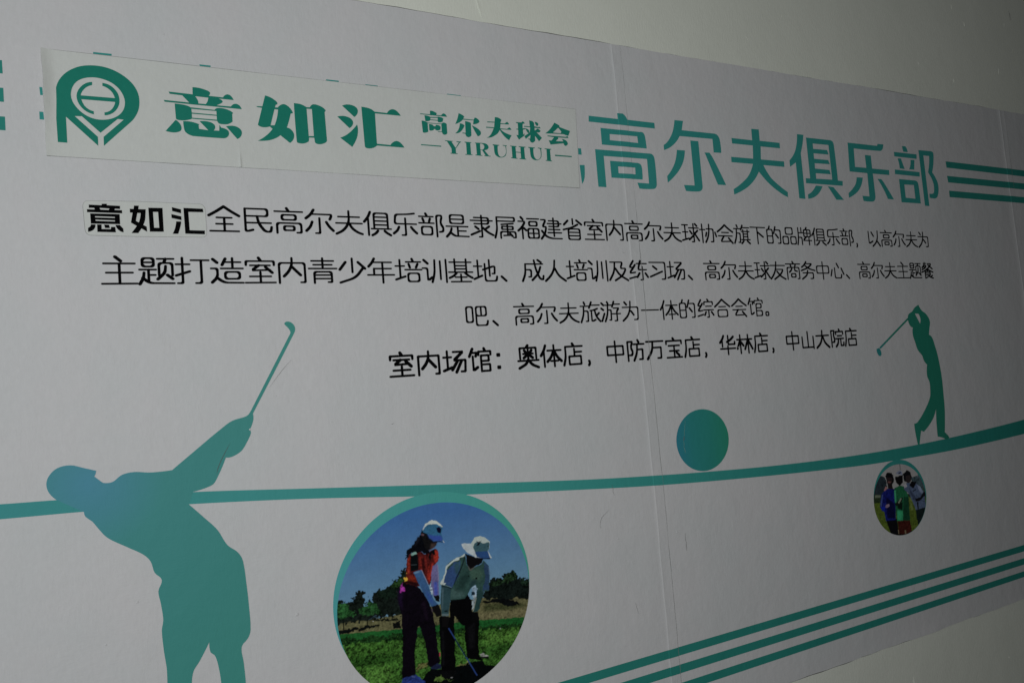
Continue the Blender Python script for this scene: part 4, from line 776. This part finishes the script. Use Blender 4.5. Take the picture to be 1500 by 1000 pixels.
# ------------------------------------------------------------------ black text lines, drawn character by character with a round pen
def pen_strokes(ch, wx, wz, rad):
    """closed outline polygons (em units, y up) of every stroke of a character; upright strokes wx wide, level ones wz"""
    out = []
    for s in PEN[ch].split(';'):
        closed = s.startswith('c ')
        P = [tuple(float(c) / 100 for c in t.split(',')) for t in s.lstrip('c ').split()]
        P = [(.5 + (x - .5) * .965, .843 - (y - .04)) for x, y in P]
        n = len(P); path = []
        for i in range(n):
            if not closed and i in (0, n - 1): path.append(P[i]); continue
            p, a, c = P[i - 1], P[i], P[(i + 1) % n]
            la, lc = math.dist(p, a), math.dist(a, c)
            cosang = ((a[0]-p[0])*(c[0]-a[0]) + (a[1]-p[1])*(c[1]-a[1])) / (la * lc)
            r = min(la * .48, lc * .48, rad if cosang < .5 else .2)       # gentle bends become long curves
            q0 = (a[0] + (p[0]-a[0]) * r / la, a[1] + (p[1]-a[1]) * r / la)
            q1 = (a[0] + (c[0]-a[0]) * r / lc, a[1] + (c[1]-a[1]) * r / lc)
            for k in range(6):
                u = k / 5
                path.append((q0[0]*(1-u)**2 + 2*a[0]*u*(1-u) + q1[0]*u*u, q0[1]*(1-u)**2 + 2*a[1]*u*(1-u) + q1[1]*u*u))
        m = len(path); L, Rr = [], []
        for i, p in enumerate(path):
            a = path[(i - 1) % m] if closed or i else p
            c = path[(i + 1) % m] if closed or i < m - 1 else p
            d = math.dist(a, c) or 1e-6
            tx, tz = (c[0]-a[0]) / d, (c[1]-a[1]) / d
            w = (wx * abs(tz) + wz * abs(tx)) / 2 / max(.75, math.hypot(tx, tz))
            L.append((p[0] - tz * w, p[1] + tx * w)); Rr.append((p[0] + tz * w, p[1] - tx * w))
        out.append((L, Rr, closed))
    return out

def text_line(text, x0, pitch, sx, z0, sz, pen, label):
    line = bpy.data.objects.new('text_line', None); COL.objects.link(line)
    line.empty_display_size = .05
    line.location = Vector((x0, -.002, z0)) - banner.location; line.parent = banner; line['label'] = label
    origin = Vector((x0, -.002, z0))
    for i, ch in enumerate(text):
        bm = bmesh.new()
        for k, (Lf, Rt, closed) in enumerate(pen_strokes(ch, *pen)):
            def put(p): return bm.verts.new((x0 + pitch * i + p[0] * sx, k, z0 + p[1] * sz))
            lv, rv = [put(p) for p in Lf], [put(p) for p in Rt]
            n = len(lv)
            for j in range(n if closed else n - 1):
                bm.faces.new((lv[j], rv[j], rv[(j + 1) % n], lv[(j + 1) % n]))
            if not closed:                                     # round ends
                for la, ra in ((lv[0], rv[0]), (rv[-1], lv[-1])):
                    c = (la.co + ra.co) / 2; v = la.co - c; o = Vector((-v.z * sx / sz, 0, v.x * sz / sx))
                    caps = [bm.verts.new(c + v * math.cos(t) + o * math.sin(t)) for t in (math.pi * .25, math.pi * .5, math.pi * .75)]
                    bm.faces.new([ra, la] + caps)
        drape(bm, .0003)
        me = to_mesh(bm); me.transform(Matrix.Translation(-origin))
        o = link('character', me, M_BLACK); o.parent = line

text_line('全民高尔夫俱乐部是隶属福建省室内高尔夫球协会旗下的品牌俱乐部，以高尔夫为', .18663 , .08159, .0862, 2.0762, .0749, (.076, .065, .10), 'first line of the black text')
text_line('主题打造室内青少年培训基地、成人培训及练习场、高尔夫球友商务中心、高尔夫主题餐', -.05866, .08163, .0868, 1.9412, .0748, (.076, .065, .10), 'second line of the black text')
text_line('吧、高尔夫旅游为一体的综合会馆。', .88175, .08081, .0823, 1.8057, .0720, (.076, .065, .10), 'third line of the black text')
text_line('室内场馆：奥体店，中防万宝店，华林店，中山大院店', .63762, .08146, .0811, 1.6722, (.0747), (.094, .088, .06), 'bolder fourth line of the black text')

# ------------------------------------------------------------------ the two printed photographs, painted on a pixel grid
def paint(ops, W, H, sky_top, sky_low, seed, gain):
    rng = np.random.default_rng(seed)
    def field(n):
        a = rng.standard_normal((n, n))
        u = np.linspace(0, n - 1.001, W); v = np.linspace(0, n - 1.001, H)
        ui, vi = u.astype(int), v.astype(int); fu, fv = (u - ui)[None, :], (v - vi)[:, None]
        ui2, vi2 = np.minimum(ui + 1, n - 1), np.minimum(vi + 1, n - 1)
        return (a[np.ix_(vi, ui)] * (1-fu) * (1-fv) + a[np.ix_(vi, ui2)] * fu * (1-fv) + a[np.ix_(vi2, ui)] * (1-fu) * fv + a[np.ix_(vi2, ui2)] * fu * fv)
    jx = field(W // 4) * .6 + field(60) * .5 + field(W // 8) * .6; jy = field(W // 4) * .6 + field(60) * .5 + field(W // 8) * .6
    grain = field(W // 3) * .75 + field(W // 6) * .5 + field(50) * .25
    fold = field(24) * .6 + field(60) * .5
    U, V = np.meshgrid((np.arange(W) + .5) / W, (np.arange(H) + .5) / H)
    img = np.empty((H, W, 3))
    t = np.clip((V - .40) / .55, 0, 1)[..., None] ** .8
    img[:] = np.array(sky_low) * (1 - t) + np.array(sky_top) * t
    img *= 1 + .03 * grain[..., None]
    for col, jit, gr, pts in ops:
        P = np.array([[float(c) for c in p.split(',')] for p in pts.split()])
        feather, jit = max(0., -jit), max(0., jit)      # a negative raggedness means a soft edge
        pad = 4 * jit + feather + .004
        x0, z0 = P.min(0) - pad; x1, z1 = P.max(0) + pad
        i0, i1 = max(0, int(x0 * W)), min(W, int(x1 * W) + 2); j0, j1 = max(0, int(z0 * H)), min(H, int(z1 * H) + 2)
        if i1 <= i0 or j1 <= j0: continue
        sl = (slice(j0, j1), slice(i0, i1))
        cov = np.zeros(U[sl].shape)
        offs = [(-.25 / W, -.25 / H), (.25 / W, -.25 / H), (-.25 / W, .25 / H), (.25 / W, .25 / H)]
        if feather: offs = [(feather * r * math.cos(a * 1.257 + r * 3), feather * r * math.sin(a * 1.257 + r * 3)) for r in (.3, .65, 1.) for a in range(5)]
        for sx, sy in offs:
            u = U[sl] + sx + jit * jx[sl]; v = V[sl] + sy + jit * jy[sl]
            inside = np.zeros(u.shape, bool)
            for (ax, ay), (bx, by) in zip(P, np.roll(P, -1, 0)):
                if ay == by: continue
                c = ((ay > v) != (by > v)) & (u < (bx - ax) * (v - ay) / (by - ay) + ax)
                inside ^= c
            cov += inside / len(offs)
        cov = cov[..., None]
        c = np.array(col) * gain * np.clip(1 + gr * (.85 * grain + .22 * fold)[sl][..., None], .2, 2.4)
        img[sl] = img[sl] * (1 - cov) + c * cov
    img *= 1 + .03 * fold[..., None]
    k = img.copy()                                   # slight softness, as printed
    for ax in (0, 1): k = (np.roll(k, 1, ax) + 2 * k + np.roll(k, -1, ax)) / 4
    px = np.ones((H, W, 4), np.float32); px[..., :3] = np.clip(k, 0, 1)
    im = bpy.data.images.new('printed_photo', W, H, float_buffer=True)
    im.pixels.foreach_set(px.ravel()); im.update(); im.pack()
    return im

def photo_disc(name, cx, cz, rx, rz, im, label):
    m, nt, p = new_mat(name + '_print')
    p.inputs['Roughness'].default_value = .6
    p.inputs['Specular IOR Level'].default_value = .03
    uv = node(nt, 'ShaderNodeUVMap'); uv.uv_map = 'UVMap'
    ti = node(nt, 'ShaderNodeTexImage'); ti.image = im; ti.extension = 'EXTEND'
    nt.links.new(uv.outputs[0], ti.inputs[0]); nt.links.new(ti.outputs[0], p.inputs['Base Color'])
    film_relief(nt, p)
    o = printed('round_photo', [[ellipse(cx, cz, rx, rz, 128)]], m, banner, label, lift=.0008)
    me = o.data; me.uv_layers.new(name='UVMap')
    L = banner.location
    uv = []
    for lp in me.loops:
        co = me.vertices[lp.vertex_index].co + L
        uv += [(co.x - cx + rx) / (2 * rx), (co.z - cz + rz) / (2 * rz)]
    me.uv_layers['UVMap'].data.foreach_set('uv', uv)
    return o

printed('photo_ring', [[ellipse(.73335, 1.06332, .29207, .27162, 128)]], M_RING, banner, lift=.00055)
photo_disc('pair', .73659, 1.04154, .28644, .26362, paint(PHOTO_PAIR, 640, 590, (.060, .175, .430), (.215, .400, .52), 3, 1.),
           'round photograph of two golfers in hats on a green course')
printed('photo_ring', [[ellipse(2.73650, 1.04350, .16230, .14980, 96)]], M_TEAL, banner, lift=.00055)
photo_disc('trio', 2.73324, 1.03491, .16031, .14052, paint(PHOTO_TRIO, 300, 270, (.44, .42, .42), (.42, .42, .42), 5, .72),
           'round photograph of three children standing together')

# ------------------------------------------------------------------ scuffs, hairline scratches, dents in the film
def scratch(pts, width, mat, name='scratch'):
    P = [Vector((x, 0, z)) for x, z in pts]; bm = bmesh.new(); rows = []
    for i, p in enumerate(P):
        d = (P[min(i + 1, len(P) - 1)] - P[max(i - 1, 0)]).normalized(); n = Vector((-d.z, 0, d.x))
        w = width * (0.15 if i in (0, len(P) - 1) else random.Random(i * 7 + len(P)).uniform(.5, 1.1))
        y = face_y(p.x, p.z)
        rows.append([bm.verts.new(p + n * (-w / 2) + Vector((0, y - .0009, 0))), bm.verts.new(p + Vector((0, y - .0009 - width * .35, 0))),
                     bm.verts.new(p + n * (w / 2) + Vector((0, y - .0009, 0)))])
    for a, b in zip(rows, rows[1:]):
        bm.faces.new((a[0], a[1], b[1], b[0])); bm.faces.new((a[1], a[2], b[2], b[1]))
    link(name, to_mesh(bm), mat, banner)
def wiggly(a, b, n, amp, seed):
    r = random.Random(seed); dx, dz = b[0] - a[0], b[1] - a[1]; L = math.hypot(dx, dz)
    return [(a[0] + dx * k / n - dz / L * r.uniform(-amp, amp) * (0 < k < n), a[1] + dz * k / n + dx / L * r.uniform(-amp, amp) * (0 < k < n)) for k in range(n + 1)]
scratch(wiggly((1.672, 1.452), (1.660, 1.395), 6, .0014, 1), .0010, M_SCRATCH_PALE)
scratch(wiggly((1.662, 1.398), (1.656, 1.385), 4, .002, 2), .0034, M_SCRATCH)
scratch(wiggly((1.657, 1.387), (1.6575, 1.342), 6, .0018, 3), .0013, M_SCRATCH_PALE)
scratch(wiggly((1.6245, 1.080), (1.6232, 1.022), 6, .0016, 4), .0018, M_SCRATCH)
scratch([(1.330, 1.2000), (1.300, 1.181), (1.292, 1.166), (1.291, 1.148)], .0014, M_SCRATCH)
scratch([(.213, 1.532), (.200, 1.510), (.188, 1.488), (.180, 1.470), (.177, 1.458)], .0015, M_SCRATCH)
scratch([(.3750, 1.7320), (.352, 1.708), (.330, 1.681), (.316, 1.664)], .0010, M_SCRATCH)
scratch([(1.349, 1.278), (1.352, 1.262), (1.351, 1.254), (1.3545, 1.243)], .0014, M_SCRATCH)

def edge_shade(pts, wmin, wmax, off, seed, mat, parent, extra=0.):
    """a hair-thin dark line painted along a cut edge as its shade, wider in places"""
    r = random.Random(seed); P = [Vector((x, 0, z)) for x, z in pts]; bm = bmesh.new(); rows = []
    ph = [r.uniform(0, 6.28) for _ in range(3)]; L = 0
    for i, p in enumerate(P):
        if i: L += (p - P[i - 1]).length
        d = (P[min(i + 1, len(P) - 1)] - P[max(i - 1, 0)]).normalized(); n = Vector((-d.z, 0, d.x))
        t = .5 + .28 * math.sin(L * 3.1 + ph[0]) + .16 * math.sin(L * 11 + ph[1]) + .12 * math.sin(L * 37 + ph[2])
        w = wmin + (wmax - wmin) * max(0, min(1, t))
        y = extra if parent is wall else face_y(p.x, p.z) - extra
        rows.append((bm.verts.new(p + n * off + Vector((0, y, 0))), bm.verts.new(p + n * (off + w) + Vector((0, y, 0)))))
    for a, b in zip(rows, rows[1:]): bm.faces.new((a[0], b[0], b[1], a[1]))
    link('edge_shade_line', to_mesh(bm), mat, parent)
M_EDGE_SHADE = film_mat('edge_shade_line', (.085, .085, .08), (.14, .14, .13), rough=.8)  # dark and pale tones that paint the shadow line along cut edges
M_EDGE_SHADE_PALE = film_mat('pale_edge_shade', (.30, .31, .30), (.36, .36, .35), rough=.8)
def line_pts(a, b, n): return [(a[0] + (b[0] - a[0]) * k / n, a[1] + (b[1] - a[1]) * k / n) for k in range(n + 1)]
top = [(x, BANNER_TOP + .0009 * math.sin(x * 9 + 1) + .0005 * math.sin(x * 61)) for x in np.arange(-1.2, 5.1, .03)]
edge_shade(top, .0002, .0036, -.0004, 1, M_EDGE_SHADE, wall, -.0006)
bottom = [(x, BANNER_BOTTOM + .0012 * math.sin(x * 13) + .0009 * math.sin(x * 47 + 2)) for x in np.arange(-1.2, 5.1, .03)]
edge_shade(bottom, -.0030, -.0004, 0, 2, M_EDGE_SHADE, wall, -.0006)
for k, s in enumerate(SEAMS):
    edge_shade([(s + LAP + wob(s + LAP, z, s), z) for z in np.arange(BANNER_TOP - .002, BANNER_BOTTOM, -.02)], .0002, .0020, .0001, 5 + k, M_EDGE_SHADE_PALE, banner, .0006)

scratch(wiggly((1.3968, .8963), (1.4060, .8601), 5, .0010, 14), .0009, M_SCRATCH)
scratch(wiggly((.6355, 1.5380), (.6425, 1.5402), 3, .0008, 15), .0016, M_SCRATCH)
scratch(wiggly((1.4850, 2.0300), (1.4780, 2.0320), 3, .0006, 16), .0009, M_SCRATCH)

def dent(x, z, r, name='dent'):
    """a raised pimple where grit sits under the film"""
    bm = bmesh.new()
    bmesh.ops.create_uvsphere(bm, u_segments=14, v_segments=8, radius=1)
    y = face_y(x, z)
    for v in bm.verts: v.co = Vector((x + v.co.x * r, y + v.co.y * r * .45, z + v.co.z * r))
    bmesh.ops.delete(bm, geom=[v for v in bm.verts if v.co.y > y + 1e-4], context='VERTS')
    for f in bm.faces: f.smooth = True
    link(name, to_mesh(bm), M_FILM, banner)
for x, z, r in ((.349, 1.079, .0045), (-.012, 1.183, .003), (1.592, 1.088, .0035), (1.354, 1.106, .003), (.262, 1.560, .0028),
                (.330, 1.640, .0024), (-.08, 1.10, .0025), (.47, 1.56, .0022), (2.10, 1.60, .002), (1.95, 1.69, .002),
                (.545, 1.02, .0022), (.62, 1.905, .0018), (.905, 1.30, .0024), (1.19, 2.56, .0018), (.11, 2.58, .0022), (2.42, 1.93, .0018)):
    dent(x, z, r)

# ------------------------------------------------------------------ stickers pasted over the banner
def corners_to_xz(c, u, v):
    (ax, az), (bx, bz), (cx, cz), (dx, dz) = c          # bottom-left, bottom-right, top-right, top-left
    return ((ax * (1-u) + bx * u) * (1-v) + (dx * (1-u) + cx * u) * v, (az * (1-u) + bz * u) * (1-v) + (dz * (1-u) + cz * u) * v)

def sticker_lift(x, z):
    """how far the long sticker stands off the banner: loose left edge, pinch marks at the bottom, small bubbles"""
    h = .0006
    e = x - (LS_C[0][0] * (1 - (z - LS_C[0][1]) / (LS_C[3][1] - LS_C[0][1])) + LS_C[3][0] * ((z - LS_C[0][1]) / (LS_C[3][1] - LS_C[0][1])))
    k = math.exp(-((z - 2.42) / .11) ** 2)
    h += .0095 * k * math.exp(-((e + .001) / .016) ** 2) + .0015 * math.exp(-(e / .006) ** 2)
    h += .0028 * math.exp(-((x - .278) / .0022) ** 2) * smooth01((2.300 - z) / .05)
    h += .0016 * math.exp(-((x - .905) / .003) ** 2) * smooth01((2.262 - z) / .02)
    h += .0011 * math.exp(-((x - .478 - (z - 2.27) * .3) / .004) ** 2) * smooth01((2.325 - z) / .05)
    return h

o_pts = [tuple(float(v) / 1000 for v in t.rstrip('s').split(',')) for t in TRACE['logo_sticker_outline'][0].split()]
TL, TR, BR, BL = o_pts[0], o_pts[4], o_pts[7], o_pts[11]
LS_C = (BL, BR, TR, TL)
logo_sticker = empty('logo_sticker', (BL[0] + .5, -.0016, BL[1]),
                     'long off-white sticker with green round logo and heavy green characters pasted over the banner title', 'sticker')
bm = bmesh.new(); grid = []
us = sorted({round(k / 60, 5) for k in range(61)} | {.003, .006, .01, .014, .02, .026} |
            {round((.278 + d - BL[0]) / (BR[0] - BL[0]), 5) for d in (-.006, -.004, -.002, -.001, 0, .001, .002, .004, .006)} |
            {round((.905 + d - BL[0]) / (BR[0] - BL[0]), 5) for d in (-.006, -.003, 0, .003, .006)})
us = [u for u in us if 0 <= u <= 1]
for u in us:
    col = []
    for j in range(25):
        v = j / 24
        x, z = corners_to_xz(LS_C, u, v)
        if j == 0: z += .0008 * math.sin(u * 40) + (.0010 if abs(x - .278) < .004 else 0)
        if u == 0: x += .0022 * math.exp(-((z - 2.42) / .1) ** 2) + .0006 * math.sin(z * 60)
        col.append(bm.verts.new((x, face_y(x, z) - sticker_lift(x, z), z)))
    grid.append(col)
for i in range(len(us) - 1):
    for j in range(24):
        f = bm.faces.new((grid[i][j], grid[i + 1][j], grid[i + 1][j + 1], grid[i][j + 1])); f.smooth = True
thicken(bm, .0003)
link('sticker_sheet', to_mesh(bm), M_STICKER, logo_sticker)
edge_shade(line_pts(TL, TR, 60), .0002, .0014, -.0002, 21, M_EDGE_SHADE_PALE, logo_sticker, .0009)
edge_shade(line_pts(BL, BR, 60), -.0018, -.0004, 0, 22, M_EDGE_SHADE_PALE, logo_sticker, .0009)
edge_shade(line_pts(TR, BR, 20), .0002, .0012, 0, 23, M_EDGE_SHADE_PALE, logo_sticker, .0009)
LIFT_PRINT = .0011
printed('logo_mark', trace_shapes('logo_mark'), M_LOGO, logo_sticker, lift=LIFT_PRINT)
printed('logo_lettering', trace_shapes('logo_lettering'), M_LOGO, logo_sticker, 'three large heavy green characters', lift=LIFT_PRINT)
printed('subtitle_lettering', trace_shapes('subtitle_lettering'), M_LOGO, logo_sticker, 'small green characters over spaced capital letters', lift=LIFT_PRINT)

name_sticker = empty('name_sticker', (.0, -.0016, 2.05),
                     'small rounded sticker with three bold black characters starting the first black text line', 'sticker')
bm = fill_shapes(trace_shapes('name_sticker_outline'))
drape(bm, .0007)
thicken(bm, .0003)
link('sticker_sheet', to_mesh(bm), M_STICKER, name_sticker)
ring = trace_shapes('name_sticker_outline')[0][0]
edge_shade(ring + ring[:1], .0002, .0011, -.0002, 31, M_EDGE_SHADE_PALE, name_sticker, .0009)
printed('name_lettering', trace_shapes('name_lettering'), M_BLACK, name_sticker, lift=.0010)

# brush ridges and drips standing up in the wall paint, and a few thin dark scuffs on it
def paint_ridge(pts, w, h, mat=None, name='paint_ridge'):
    bm = bmesh.new(); n = len(pts) - 1
    rows = []
    for i, (x, z) in enumerate(pts):
        t = math.sin(math.pi * (i + .35) / (n + .7))
        rows.append([bm.verts.new((x - w * t, -.0002, z)), bm.verts.new((x, -.0002 - h * t, z)), bm.verts.new((x + w * .8 * t, -.0002, z))])
    for a, b in zip(rows, rows[1:]):
        bm.faces.new((a[0], a[1], b[1], b[0])); bm.faces.new((a[1], a[2], b[2], b[1]))
    link(name, to_mesh(bm), mat or M_WALL, wall)
paint_ridge(wiggly((2.6895, .352), (2.6860, .250), 8, .0012, 9), .0018, .0022)
paint_ridge([(1.000, 2.862), (1.0078, 2.838), (1.0146, 2.808), (1.0199, 2.789), (1.0262, 2.770)], .0022, .0030)
paint_ridge([(3.993, 3.290), (3.999, 3.268), (3.998, 3.240)], .002, .0012, M_SCRATCH, 'wall_scuff')
r = random.Random(12)
for k in range(26):
    x = r.uniform(.6, 4.3); top_band = k % 3 != 0
    z = r.uniform(2.80, 3.30) if top_band else r.uniform(.05, .44)
    L = r.uniform(.008, .035); a = r.gauss(1.57, .35)
    paint_ridge(wiggly((x, z), (x + L * math.cos(a), z + L * math.sin(a)), 4, .001, 40 + k), r.uniform(.0008, .0016), r.uniform(.0008, .0018))
